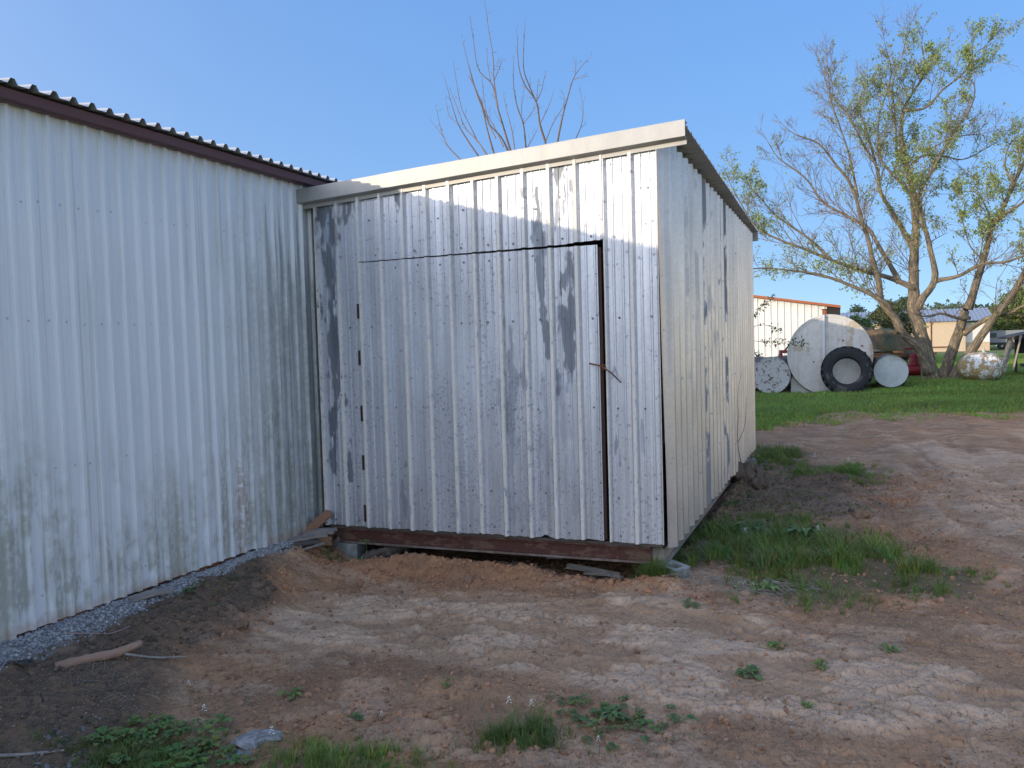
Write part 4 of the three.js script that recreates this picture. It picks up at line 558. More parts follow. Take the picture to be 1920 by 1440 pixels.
// ---------- tanks and machines on the lawn ----------
{
  const paintMap = (base, spot, amount, seed, freq, streak = 0) => texture(512, 512, (u, v) => {
    const a = fbm(u * freq, v * freq, 5, seed), b = fbm(u * freq * 4, v * freq * 4, 3, seed + 3), s = fbm(u * 40, v * 2.5, 4, seed + 5), t = clamp(step(0.66 - amount * 0.3, 0.74 - amount * 0.3, a * 0.7 + b * 0.3) + streak * step(0.5, 0.75, s) * step(0.3, 0.6, a)), k = 0.88 + 0.24 * b;
    return [0, 1, 2].map((n) => lerp(base[n], spot[n], t) * k);
  }, true);
  const tank = (name, label, [x, y, z], r, len, turn, endM, bodyM) => {
    const t = thing(name, label, 'tank', [x, lie(x, z), z], turn), cy = y - lie(x, z);
    const end = new THREE.LatheGeometry([[0, 0.012], [r * 0.5, 0.01], [r * 0.97, 0.0], [r * 0.975, 0.018], [r, 0.018], [r, -0.06]].map(([a, b]) => new THREE.Vector2(Math.max(a, 1e-4), b)), 72); end.rotateX(Math.PI / 2); { const p = end.attributes.position, u = end.attributes.uv; for (let i = 0; i < p.count; i++) u.setXY(i, p.getX(i) / (2 * r) + 0.5, p.getY(i) / (2 * r) + 0.5); }
    part('end_plate', end, endM, t).position.y = cy;
    const b = new THREE.CylinderGeometry(r * 0.985, r * 0.985, len, 56, 1, false); b.rotateX(Math.PI / 2); b.translate(0, cy, -len / 2 - 0.05); part('shell', b, bodyM, t);
    return [t, cy];
  };
  const cream = std(0xffffff, 0.75, 0, { map: paintMap([0.58, 0.56, 0.52], [0.44, 0.37, 0.27], 0.13, 701, 7, 0.4) }), rusty = std(0xffffff, 0.8, 0, { map: paintMap([0.46, 0.47, 0.46], [0.15, 0.1, 0.075], 0.36, 705, 16) }), shell = std(0xffffff, 0.85, 0, { map: rustMap([0.2, 0.17, 0.14], [0.11, 0.07, 0.05], 0.5, 707, 4) }), zinc = std(0xffffff, 0.6, 0.25, { map: paintMap([0.47, 0.52, 0.52], [0.38, 0.4, 0.38], 0.3, 709, 3, 0.15) });
  const [big, bc] = tank('storage_tank', 'huge cream tank end disc standing on the lawn behind the tyre', [3.68, 1.19, -20.95], 1.21, 4.2, 0.02, cream, shell);
  part('gauge_post', box(-0.2, -0.13, bc - 0.75, bc + 1.2, 0.06, 0.14), std(rgb(0.6, 0.61, 0.6), 0.6), big); part('bracket', box(-0.19, -0.14, bc - 0.6, bc - 0.55, 0.0, 0.06), shell, big); part('bracket', box(-0.19, -0.14, bc + 0.6, bc + 0.65, 0.0, 0.06), shell, big);
  part('weld_seam', new THREE.TorusGeometry(1.13, 0.008, 6, 80).translate(0, bc, 0.008), cream, big); for (const [x, y] of [[0.38, 0.42], [0.98, 0.05], [0.9, 0.25], [-0.45, -0.2]]) part('plug', new THREE.CylinderGeometry(0.025, 0.025, 0.03, 10).rotateX(Math.PI / 2).translate(x, bc + y, 0.02), M.rust, big); const cap = part('vent_cap', new THREE.CylinderGeometry(0.075, 0.075, 0.16, 14).translate(-0.12, bc + 1.27, -0.05), std(0xffffff, 0.9, 0, { map: rustMap([0.34, 0.12, 0.05], [0.2, 0.08, 0.04], 0.4, 711) }), big, 'rusty orange vent stub on top of the big tank'); part('flange', new THREE.CylinderGeometry(0.1, 0.1, 0.03, 14).translate(-0.12, bc + 1.36, -0.05), M.rust, cap);
  { const s = single('tank_cradle', box(2.56, 3.95, -0.05, 0.56, -21.2, -21.06), std(0xffffff, 0.85, 0, { map: paintMap([0.5, 0.5, 0.47], [0.38, 0.36, 0.32], 0.3, 713, 4) }), 'white slab cradle low behind the huge tank disc', 'cradle'); s.userData.note = undefined; delete s.userData.note; }
  const [rt, rc] = tank('rusted_tank', 'rust-speckled white tank at the left of the huge disc', [2.0, 0.6, -20.9], 0.57, 2.6, -0.16, rusty, shell);
  const valve = part('valve', mergeGeometries([new THREE.CylinderGeometry(0.05, 0.07, 0.14, 12).translate(0.2, rc + 0.63, -0.4).toNonIndexed(), box(0.16, 0.42, rc + 0.66, rc + 0.76, -0.45, -0.36).toNonIndexed()]), std(rgb(0.2, 0.03, 0.03), 0.5), rt, 'dull red valve on top of the rusted tank'); part('valve_pipe', tube([V(0.3, rc + 0.72, -0.4), V(0.5, rc + 0.95, -0.4), V(0.75, rc + 1.3, -0.42)], 0.03, 0.02, 6, 8), M.rust, valve);
  tank('rusted_tank', 'grey tank mostly hidden at the corner of the shed, left of the rust-speckled tank', [1.12, 0.58, -21.6], 0.56, 2.4, -0.1, zinc, shell);
  tank('drum_tank', 'smooth pale zinc tank end right of the tyre', [5.37, 0.66, -21.3], 0.475, 1.8, 0.0, zinc, shell);
  for (const [label, x0, x1, y1, z] of [['dark timber chock under the rust-speckled tank', 1.6, 2.55, 0.16, -21.4], ['dark timber chock under the pale zinc tank', 5.0, 5.75, 0.26, -21.8]]) { const g = timber(x1 - x0, y1, 0.2, 30); const s = single('timber_chock', g, M.darkWood, label, 'chock'); s.position.set((x0 + x1) / 2, lie(x0, z) + y1 / 2, z); }
  // tractor tyre: carcass with lugs round the tread
  const tyre = thing('tractor_tyre', 'black tractor tyre leaning on the huge tank disc', 'tyre', [4.15, lie(4.15, -20.5) - 0.03, -20.42], 0.02), R0 = 0.71, r0 = 0.385, hw = 0.17;
  const prof = [[r0, -hw * 0.72], [r0 + 0.02, -hw * 0.85], [R0 * 0.72, -hw * 1.02], [R0 * 0.88, -hw], [R0 * 0.94, -hw * 0.8], [R0 * 0.955, 0], [R0 * 0.94, hw * 0.8], [R0 * 0.88, hw], [R0 * 0.72, hw * 1.02], [r0 + 0.02, hw * 0.85], [r0, hw * 0.72], [r0 + 0.03, hw * 0.6], [R0 * 0.86, hw * 0.8], [R0 * 0.86, -hw * 0.8], [r0 + 0.03, -hw * 0.6], [r0, -hw * 0.72]].map(([a, b]) => new THREE.Vector2(a, b));
  const rub = std(0xffffff, 0.8, 0, { map: paintMap([0.016, 0.017, 0.019], [0.07, 0.066, 0.058], 0.25, 717, 6) }), tilt = (g) => g.rotateX(Math.PI / 2).rotateX(-0.13).translate(0, R0 * 0.985, 0);
  part('carcass', tilt(new THREE.LatheGeometry(prof, 72)), rub, tyre);
  const lug = new THREE.BoxGeometry(0.1, 0.075, hw * 1.05); for (let k = 0; k < 22; k++) for (const s of [-1, 1]) { const a = (k + (s > 0 ? 0.5 : 0)) / 22 * Math.PI * 2, g = lug.clone(); g.rotateY(s * 0.7).translate(0, 0, 0); const h = g.clone(); h.rotateX(Math.PI / 2); h.applyMatrix4(new THREE.Matrix4().makeTranslation(0, s * hw * 0.48, 0)); h.rotateZ(0); h.applyMatrix4(new THREE.Matrix4().makeTranslation(0, 0, R0 * 0.955)); h.applyMatrix4(new THREE.Matrix4().makeRotationY(a)); part('tread_lug', tilt(h), rub, tyre); }
  // propane tank at the foot of the right tree
  const eg = new THREE.LatheGeometry(Array.from({ length: 25 }, (_, i) => { const t = i / 24 * Math.PI; return new THREE.Vector2(Math.max(1e-4, 0.47 * Math.pow(Math.sin(t), 0.62)), -0.74 * Math.cos(t)); }), 48); eg.rotateX(Math.PI / 2);
  const peel = std(0xffffff, 0.55, 0, { map: texture(512, 512, (u, v) => { const a = fbm(u * 16, v * 14, 5, 721), b = fbm(u * 60, v * 40, 3, 723), w = step(0.49, 0.53, a * 0.6 + b * 0.4) * step(0.34, 0.48, v + (a - 0.5) * 0.4), k = 0.85 + 0.3 * b, d = step(0.6, 0.66, fbm(u * 22 + 3, v * 22, 3, 725)) * step(0.5, 0.6, v); return [lerp(lerp(0.36, 0.7, w), 0.2, d * 0.6) * k, lerp(lerp(0.27, 0.69, w), 0.17, d * 0.6) * k, lerp(lerp(0.12, 0.66, w), 0.13, d * 0.6) * k]; }, true) });
  const lp = thing('gas_tank', 'egg-shaped tan gas tank with peeling white paint under the right tree', 'gas tank', [8.0, lie(8, -23.3), -23.4], 0.62); part('shell', eg.translate(0, 0.47, 0), peel, lp);
  part('valve_dome', new THREE.CylinderGeometry(0.04, 0.05, 0.12, 10).translate(0, 0.98, 0.1), std(rgb(0.5, 0.48, 0.4), 0.6), lp); for (const z of [-0.4, 0.4]) part('foot', box(-0.25, 0.25, -0.02, 0.12, z - 0.04, z + 0.04), M.rust, lp);
  // red compressor
  const red = std(0xffffff, 0.5, 0.1, { map: rustMap([0.26, 0.014, 0.022], [0.16, 0.01, 0.014], 0.4, 727) }), ac = thing('red_compressor', 'red air compressor between the zinc tank and the trunk', 'compressor', [6.4, lie(6.4, -26.3), -26.3], 0.1);
  part('air_tank', new THREE.CapsuleGeometry(0.2, 0.6, 6, 18).rotateZ(Math.PI / 2).translate(0, 0.3, 0), red, ac); part('motor', new THREE.CylinderGeometry(0.15, 0.17, 0.3, 16).translate(-0.05, 0.62, 0), red, ac); part('pump_head', new THREE.SphereGeometry(0.15, 14, 8).scale(1, 0.7, 1).translate(-0.05, 0.79, 0), red, ac); part('handle', mergeGeometries([box(-0.35, 0.42, 1.0, 1.06, -0.03, 0.03), box(0.37, 0.43, 0.35, 1.0, -0.03, 0.03)]), red, ac); for (const x of [-0.3, 0.3]) part('foot', box(x - 0.05, x + 0.05, 0, 0.12, -0.15, 0.15), M.black, ac);
  // tarpaulin-covered trailer behind the tanks
  const tr = thing('covered_trailer', 'trailer with a sagging brown and green tarpaulin behind the huge tank', 'trailer', [5.35, 0, -29.2], 0.12);
  const tg = new THREE.PlaneGeometry(2.3, 3.2, 28, 28); { const p = tg.attributes.position; for (let i = 0; i < p.count; i++) { const x = p.getX(i), y = p.getY(i), s = Math.abs(y) / 1.6; p.setXYZ(i, x, 2.15 - 0.18 * (x + 1.1) - 0.75 * Math.pow(s, 3) - 0.3 * step(0.5, 1.15, x) * 1 + (fbm(x * 3, y * 3, 4, 731) - 0.5) * 0.35, y); } tg.computeVertexNormals(); }
  part('tarpaulin', tg, std(0xffffff, 0.85, 0, { map: texture(256, 256, (u, v) => { const a = step(0.42, 0.6, fbm(u * 5, v * 4, 4, 733)), k = 0.7 + 0.6 * fbm(u * 30, v * 30, 2, 735); return [lerp(0.06, 0.16, a) * k, lerp(0.075, 0.105, a) * k, lerp(0.035, 0.05, a) * k]; }, true) }), tr);
  part('deck', box(-1.1, 1.3, 0.92, 1.02, -1.3, 1.3), M.fresh, tr); part('drawbar', box(1.3, 2.0, 0.95, 1.03, -0.06, 0.06), std(rgb(0.35, 0.16, 0.05), 0.7), tr); part('rail', box(-1.1, 0.9, 1.14, 1.22, 1.2, 1.26), std(rgb(0.5, 0.5, 0.5), 0.4, 0.6), tr); for (const x of [-1.05, 0.2, 1.1]) part('stake', box(x, x + 0.07, 1.02, 1.9 - x * 0.2, 1.1, 1.17), M.darkWood, tr);
  for (const z of [-1.1, 1.0]) { const w = part('wheel', new THREE.TorusGeometry(0.3, 0.11, 10, 24).translate(0, 0.4, z), M.black, tr); part('hub', new THREE.CylinderGeometry(0.19, 0.19, 0.12, 16).rotateX(Math.PI / 2).translate(0, 0.4, z), M.rust, w); }
  part('axle', box(-0.05, 0.05, 0.36, 0.44, -1.0, 0.9), M.black, tr); for (const x of [-0.7, 0.7]) part('chassis_rail', box(x, x + 0.08, 0.8, 0.918, -1.28, 1.28), M.black, tr); part('spring', box(-0.04, 0.04, 0.44, 0.8, -0.9, 0.8), M.black, tr);
  // white tote in a wire cage
  const tote = thing('caged_tote', 'white caged liquid tote on the sunny grass behind the left trunk', 'tote', [8.2, lie(8.2, -58), -58], 0.5); part('bottle', box(-0.45, 0.45, 0.12, 0.95, -0.45, 0.45), std(rgb(0.66, 0.66, 0.64), 0.5), tote);
  const wires = []; for (let k = 0; k <= 5; k++) { const u = -0.47 + k * 0.188, y = 0.12 + k * 0.17; for (const s of [-0.475, 0.475]) { wires.push(box(u - 0.01, u + 0.01, 0.1, 0.98, s - 0.01, s + 0.01), box(s - 0.01, s + 0.01, 0.1, 0.98, u - 0.01, u + 0.01), box(-0.48, 0.48, y - 0.008, y + 0.012, s - 0.013, s + 0.013), box(s - 0.013, s + 0.013, y - 0.009, y + 0.011, -0.48, 0.48)); } } part('cage', mergeGeometries(wires), std(rgb(0.35, 0.36, 0.37), 0.4, 0.7), tote); part('pallet', box(-0.5, 0.5, -0.02, 0.1, -0.5, 0.5), M.wood, tote);
  // lean-to at the right edge
  const lt = thing('lean_to', 'dark open lean-to with a tilted metal roof at the right edge', 'lean-to', [9.75, lie(9.9, -27), -27]), dk = std(rgb(0.06, 0.055, 0.05), 0.8);
  part('roof', new THREE.BoxGeometry(2.7, 0.03, 2.4).rotateZ(0.2).translate(0.75, 1.6, -0.6), std(rgb(0.1, 0.085, 0.07), 0.8, 0.1), lt); part('roof_beam', new THREE.BoxGeometry(2.6, 0.09, 0.06).rotateZ(0.2).translate(0.75, 1.535, 0.5), dk, lt); part('shade_ceiling', new THREE.BoxGeometry(2.6, 0.02, 2.2).rotateZ(0.2).translate(0.76, 1.56, -0.62), dk, lt);  // dark board added below the roof to paint its underside as shaded
  for (const [x, z] of [[0.05, 0.5], [1.7, 0.5], [0.05, -1.6], [1.7, -1.6]]) part('post', box(x - 0.04, x + 0.04, -0.2, 1.42 + 0.2 * (x - 0.05), z - 0.04, z + 0.04), dk, lt);
  part('shelf', box(0.15, 2.0, 0.3, 0.4, -1.5, 0.4), dk, lt); for (let k = 0; k < 5; k++) part('shade_backing', box(0.1 + k * 0.36, 0.1 + k * 0.36 + 0.33, 0.75, 1.36 + k * 0.07, -1.68, -1.65), dk, lt); const sp = new THREE.BoxGeometry(0.04, 1.2, 0.9); sp.rotateZ(-0.2); part('side_board', sp.translate(-0.5, 0.78, 0.1), M.wood, lt); const pl = new THREE.BoxGeometry(0.05, 1.15, 0.05); pl.rotateZ(-0.2); part('pole', pl.translate(-0.3, 0.84, 0.7), std(rgb(0.4, 0.35, 0.27), 0.8), lt);  // dark boards added at the back so the inside looks shaded
}

// ---------- buildings beyond ----------
{
  // white shed with the orange eave
  const b = thing('white_outbuilding', 'sunlit white ribbed outbuilding with an orange eave behind the tanks', 'outbuilding'), wm = std(rgb(0.72, 0.71, 0.68), 0.55), om = std(rgb(0.36, 0.115, 0.045), 0.7), dkm = std(rgb(0.03, 0.028, 0.026), 0.9);
  const Z = -33, X0 = -7.6, X1 = 3.42, eave = (x) => 3.02 - 0.175 * (x - 3.42) * 0.98, pit = 0.28;
  for (let k = 0; k < 13; k++) { const a = X1 - (k + 1) * pit * 3, c = X1 - k * pit * 3; part('wall_panel', metalSheet(ribs(Math.max(X0, a), c, pit, X1 - 0.1, { b: 0.07, t: 0.03, h: 0.035 }, []), () => -0.1, (x) => eave(x), 1, (x, h, y) => [x, y, Z + h + (k & 1 ? 0.003 : 0)], (x, y) => [x, y], 0, 1), wm, b); }
  const slant = (x0, x1, y0, y1, z0, z1, dx = 0) => { const g = box(x0, x1, 0, 1, z0, z1), p = g.attributes.position; for (let i = 0; i < p.count; i++) p.setY(i, eave(p.getX(i)) + (p.getY(i) > 0.5 ? y1 : y0)); g.computeVertexNormals(); return g; };
  part('eave_trim', slant(X0, 3.98, 0.02, 0.13, Z + 0.05, Z + 0.22), om, b, 'orange painted eave trim'); part('roof', slant(X0, 3.96, 0.1, 0.14, Z - 6, Z + 0.05), wm, b); part('right_wall', box(X1 - 0.04, X1, -0.1, 2.98, Z - 6, Z - 0.01), wm, b); part('left_wall', box(X0, X0 + 0.04, -0.1, 4.8, Z - 6, Z - 0.01), wm, b); part('back_wall', box(X0, X1, -0.1, 3.0, Z - 6.04, Z - 6), wm, b);
  part('soffit', slant(X1, 3.95, -0.36, 0.02, Z - 5.8, Z - 0.05), dkm, b);
  // tan barn
  const t = thing('tan_barn', 'long tan barn with a grey ribbed roof behind the tree trunks', 'barn'), tm = std(0xffffff, 0.8, 0, { map: texture(256, 128, (u, v) => { const k = 0.9 + 0.16 * fbm(u * 9, v * 8, 4, 801); return [0.56 * k, 0.43 * k, 0.29 * k]; }, true) }), rm = std(rgb(0.42, 0.43, 0.44), 0.5, 0.4), z0 = -72, z1 = -80;
  for (const [a, c] of [[2.6, 5.3], [5.3, 8.0], [8.0, 10.9], [10.9, 13.3]]) part('wall_panel', box(a + 0.01, c - 0.01, -0.2, 2.72, z0 - 0.12, z0), tm, t); for (const x of [5.3, 8.0, 10.9]) part('seam_post', box(x - 0.05, x + 0.05, -0.2, 2.72, z0 - 0.05, z0 + 0.04), M.rust, t); part('pipe_rail', box(10.8, 12.5, 0.55, 0.63, z0 + 0.12, z0 + 0.2), M.rust, t);
  part('gable_wall', (() => { const s = new THREE.Shape([[0, -0.2], [8, -0.2], [8, 2.6], [4, 3.7], [0, 2.6]].map(([x, y]) => new THREE.Vector2(x, y))), g = new THREE.ExtrudeGeometry(s, { depth: 0.12, bevelEnabled: false }); g.rotateY(Math.PI / 2); g.translate(13.3, 0, z0); return g; })(), tm, t); part('white_siding', box(13.42, 15.3, 0.9, 2.55, z0 - 1.0, z0 - 0.9), wm, t); part('lower_siding', box(13.42, 15.3, -0.2, 0.88, z0 - 1.0, z0 - 0.92), tm, t);
  part('back_wall', box(2.6, 13.3, -0.2, 2.6, z1, z1 + 0.1), tm, t);
  for (let k = 0; k < 14; k++) { const a = 2.4 + k * 0.94, c = a + 0.935; for (const s of [0, 1]) part('roof_panel', metalSheet(ribs(a, c, 0.31, 0, { b: 0.08, t: 0.03, h: 0.05 }, []), () => 0, () => 4.25, 1, (x, h, q) => [x, 2.68 + q * 0.265 + h, s ? z1 - 0.15 + q * 0.97 : z0 + 0.22 - q * 0.97], (x, q) => [x, q], 0, 1), rm, t); }
  const r = thing('red_roofed_house', 'small far house with an orange-red roof among the distant trees', 'house', [20.4, lie(20, -92), -92]), hs = new THREE.Shape([[-1.6, 1.6], [1.6, 1.6], [1.2, 2.3], [-1.2, 2.3]].map(([x, y]) => new THREE.Vector2(x, y))); part('wall', box(-1.4, 1.4, -0.1, 1.6, -3, 0), std(rgb(0.5, 0.47, 0.43), 0.8), r); part('roof', new THREE.ExtrudeGeometry(hs, { depth: 3.4, bevelEnabled: false }).translate(0, 0, -3.2), std(rgb(0.4, 0.11, 0.05), 0.8), r);
  for (const x of [-0.8, 0.6]) { const w = part('window', box(x, x + 0.45, 0.6, 1.2, 0.003, 0.03), std(rgb(0.6, 0.6, 0.58), 0.6), r); part('pane', box(x + 0.05, x + 0.4, 0.65, 1.15, 0.031, 0.035), std(rgb(0.03, 0.04, 0.05), 0.1), w); }
  const sh = thing('grey_trailer', 'low grey stock trailer on the far lawn before the bright tree', 'trailer', [17.0, lie(17, -76), -76]); part('body', box(-1.9, 2.2, 0.6, 1.6, -1, 1), std(rgb(0.25, 0.26, 0.27), 0.6, 0.3), sh); part('window', box(-1.4, -0.9, 1.0, 1.4, 1.002, 1.03), std(rgb(0.04, 0.05, 0.06), 0.2), sh); part('chassis', box(-2.1, 2.2, 0.4, 0.59, -0.9, 0.95), M.black, sh); for (const x of [-0.5, 0.6]) part('wheel', new THREE.TorusGeometry(0.24, 0.1, 8, 18).translate(x, 0.33, 0.8), M.black, sh);
}
// ---------- added barn, out of view to the right, turned to bounce warm sunlight ----------
{
  const y = thing('added_cream_barn', 'added cream metal barn out of view on the right, bouncing warm sunlight to the shed', 'barn'), cm = std(rgb(0.78, 0.73, 0.62), 0.6), rm = std(rgb(0.4, 0.4, 0.4), 0.5, 0.4), dm = std(rgb(0.5, 0.46, 0.4), 0.6), X = 0; y.position.set(17.5, 0, -3.5); y.rotation.y = 0.68;
  for (let k = 0; k < 14; k++) part('wall_panel', metalSheet(ribs(-14 + k * 2, -12.002 + k * 2, 0.4, 0.1, { b: 0.1, t: 0.04, h: 0.04 }, []), () => -0.1, () => 4.6, 1, (z, h, v) => [X - h, v, z], (z, v) => [z, v], 0, 1), cm, y);
  part('roof', box(X - 0.4, X + 8.4, 4.62, 4.7, -14.3, 14.3), rm, y); part('end_wall', box(X + 0.02, X + 8, -0.1, 4.6, -14.05, -14), cm, y); part('end_wall', box(X + 0.02, X + 8, -0.1, 4.6, 13.95, 14), cm, y); part('back_wall', box(X + 8.02, X + 8.07, -0.1, 4.6, -14, 14), cm, y);
  for (const z of [-9, 4]) { const d = part('sliding_door', box(X - 0.14, X - 0.08, 0, 3.6, z - 2, z + 2), dm, y); part('handle', box(X - 0.2, X - 0.145, 1.0, 1.3, z - 1.8, z - 1.74), M.black, d); }
}
const LIMBS_A = [
  { r: [0.36, 0.02], p: [[6.78, 0.04, -25], [6.75, 0.3, -25.04], [6.58, 1.11, -25.08], [6.49, 1.66, -25.12], [6.39, 2.08, -25.16], [6.27, 2.42, -25.2], [6.27, 2.97, -25.24], [6.28, 4.21, -25.28], [6.35, 5.24, -25.32], [6.3, 6.28, -25.36], [6.12, 7.34, -25.4], [5.94, 8.39, -25.44], [6.01, 9.22, -25.48], [6.27, 9.74, -25.52], [6.65, 10.38, -25.56], [6.59, 11.28, -25.6]] },
  { r: [0.22, 0.02], p: [[6.69, 0.42, -24.9], [6.49, 0.98, -24.82], [6.33, 1.36, -24.74], [6.06, 1.59, -24.66], [5.85, 1.82, -24.57], [5.73, 2.18, -24.49], [5.47, 2.51, -24.41], [5.22, 2.88, -24.33], [5.16, 3.52, -24.25], [4.98, 4.2, -24.17], [4.85, 4.88, -24.09], [4.61, 5.69, -24.01], [4.49, 6.23, -23.93], [4.24, 6.84, -23.84], [3.93, 7.26, -23.76], [3.37, 8.04, -23.68], [2.73, 8.36, -23.6]] },
  { r: [0.14, 0.02], p: [[5.85, 1.82, -24.9], [5.56, 2.43, -24.66], [5.53, 2.56, -24.42], [5.22, 2.9, -24.19], [4.27, 3.41, -23.95], [3.32, 3.79, -23.71], [2.36, 3.97, -23.48], [1.66, 4.06, -23.24], [1.18, 4.04, -23]] },
  { r: [0.13, 0.02], p: [[6.3, 3.24, -25.2], [6.07, 3.38, -25.05], [5.38, 3.69, -24.9], [4.61, 3.93, -24.75], [3.7, 4.32, -24.6], [2.92, 4.7, -24.45], [2.19, 5.02, -24.3], [1.33, 5.56, -24.15], [0.74, 6.58, -24]] },
  { r: [0.07, 0.015], p: [[3.7, 4.32, -24.6], [3.18, 4.93, -24.76], [2.64, 5.41, -24.92], [1.88, 6.06, -25.08], [1.25, 6.86, -25.24], [0.6, 7.61, -25.4]] },
  { r: [0.12, 0.015], p: [[5.82, 3.46, -25], [5.64, 3.89, -25.12], [5.27, 4.62, -25.25], [4.89, 5.36, -25.38], [4.24, 5.85, -25.5], [3.44, 6.44, -25.62], [2.9, 7.3, -25.75], [1.92, 8.22, -25.88], [1.65, 8.72, -26]] },
  { r: [0.13, 0.015], p: [[6.29, 4.56, -25.3], [5.8, 5.59, -25.54], [5.3, 6.65, -25.79], [5.19, 7.55, -26.03], [4.8, 8.35, -26.27], [4.28, 9.54, -26.51], [3.74, 10.4, -26.76], [3.46, 11.32, -27]] },
  { r: [0.06, 0.015], p: [[5.2, 7.6, -26.3], [4.95, 8.76, -26.6], [4.69, 9.8, -26.9], [4.84, 10.74, -27.2]] },
  { r: [0.06, 0.012], p: [[4.56, 6.31, -24.5], [4.31, 7.62, -24.12], [4.01, 8.58, -23.75], [3.77, 9.31, -23.38], [3.69, 10.33, -23]] },
  { r: [0.07, 0.012], p: [[6.01, 9.2, -25.4], [6.62, 9.15, -25.24], [7.15, 9.64, -25.08], [7.73, 10.04, -24.92], [8.07, 10.6, -24.76], [8.45, 10.74, -24.6]] },
  { r: [0.16, 0.015], p: [[6.42, 2.61, -25.1], [6.5, 2.88, -25.01], [6.87, 3.47, -24.92], [6.74, 4.48, -24.83], [6.5, 5.5, -24.74], [6.37, 6.17, -24.65], [6.85, 7.1, -24.56], [7.38, 8.08, -24.47], [7.9, 8.9, -24.38], [7.94, 9.51, -24.29], [7.65, 9.72, -24.2]] },
  { r: [0.06, 0.012], p: [[6.25, 7.39, -25.4], [6.58, 7.68, -25.65], [7.23, 7.66, -25.9], [7.87, 7.53, -26.15], [8.7, 7.94, -26.4]] },
  { r: [0.11, 0.03], p: [[6.88, 3.47, -25], [7.5, 3.55, -24.65], [8.16, 3.88, -24.3], [8.74, 3.88, -23.95], [9.18, 4.01, -23.6]] },
  { r: [0.06, 0.012], p: [[5.82, 7.4, -25.6], [5.78, 8.99, -25.85], [5.73, 10.31, -26.1], [6.01, 11.19, -26.35], [6.23, 12.07, -26.6]] },
  { r: [0.04, 0.012], p: [[6.72, 7.76, -25.1], [7.49, 8.16, -25.5], [8.27, 8.26, -25.9]] },
  { r: [0.07, 0.012], p: [[6.3, 6.29, -25.4], [5.79, 6.91, -25.16], [5.28, 7.61, -24.92], [5.21, 8.78, -24.68], [5.59, 10.21, -24.44], [5.4, 11.09, -24.2]] }
];
const LIMBS_B = [
  { r: [0.26, 0.03], p: [[7.21, 0.12, -25.4], [7.18, 0.31, -25.37], [7.33, 0.89, -25.34], [7.52, 1.49, -25.31], [7.72, 2.17, -25.29], [7.83, 2.58, -25.26], [7.84, 2.42, -25.23], [8.11, 3.35, -25.2], [8.4, 4.4, -25.17], [8.57, 5.18, -25.14], [8.86, 5.69, -25.11], [9.15, 6.44, -25.09], [9.43, 7.06, -25.06], [9.71, 7.8, -25.03], [9.92, 8.79, -25]] },
  { r: [0.24, 0.03], p: [[7.45, 0.13, -25], [7.45, 0.35, -24.92], [7.73, 0.84, -24.84], [8.01, 1.32, -24.76], [8.28, 1.77, -24.68], [8.53, 2.16, -24.6], [8.93, 2.77, -24.52], [9.32, 3.5, -24.44], [9.7, 4.37, -24.36], [10.12, 5.46, -24.28], [10.42, 6.67, -24.2]] },
  { r: [0.13, 0.04], p: [[7.74, 1.71, -25.3], [7.99, 1.91, -25.14], [8.4, 2.17, -24.98], [8.89, 2.3, -24.82], [9.37, 2.54, -24.66], [9.74, 2.83, -24.5]] },
  { r: [0.1, 0.03], p: [[8.57, 5.18, -25.1], [8.86, 5.44, -24.73], [9.31, 5.73, -24.37], [9.74, 6.08, -24]] },
  { r: [0.05, 0.012], p: [[8.57, 5.11, -25.1], [8.37, 5.89, -25.33], [8.1, 6.35, -25.57], [7.58, 6.37, -25.8]] },
  { r: [0.035, 0.01], p: [[8.29, 4.08, -25.2], [7.9, 4.55, -24.97], [7.7, 5.2, -24.73], [7.55, 5.58, -24.5]] },
  { r: [0.03, 0.01], p: [[8.23, 4.22, -25.2], [8.26, 4.72, -24.97], [8.11, 5.17, -24.73], [8.19, 5.66, -24.5]] },
  { r: [0.09, 0.03], p: [[7.9, 2.22, -25.2], [7.47, 2.23, -24.8], [7.04, 2.37, -24.4], [6.62, 2.3, -24]] },
  { r: [0.05, 0.012], p: [[9.15, 6.45, -25.1], [8.97, 7.04, -25.4], [9.13, 7.75, -25.7], [9.53, 8.16, -26]] }
];
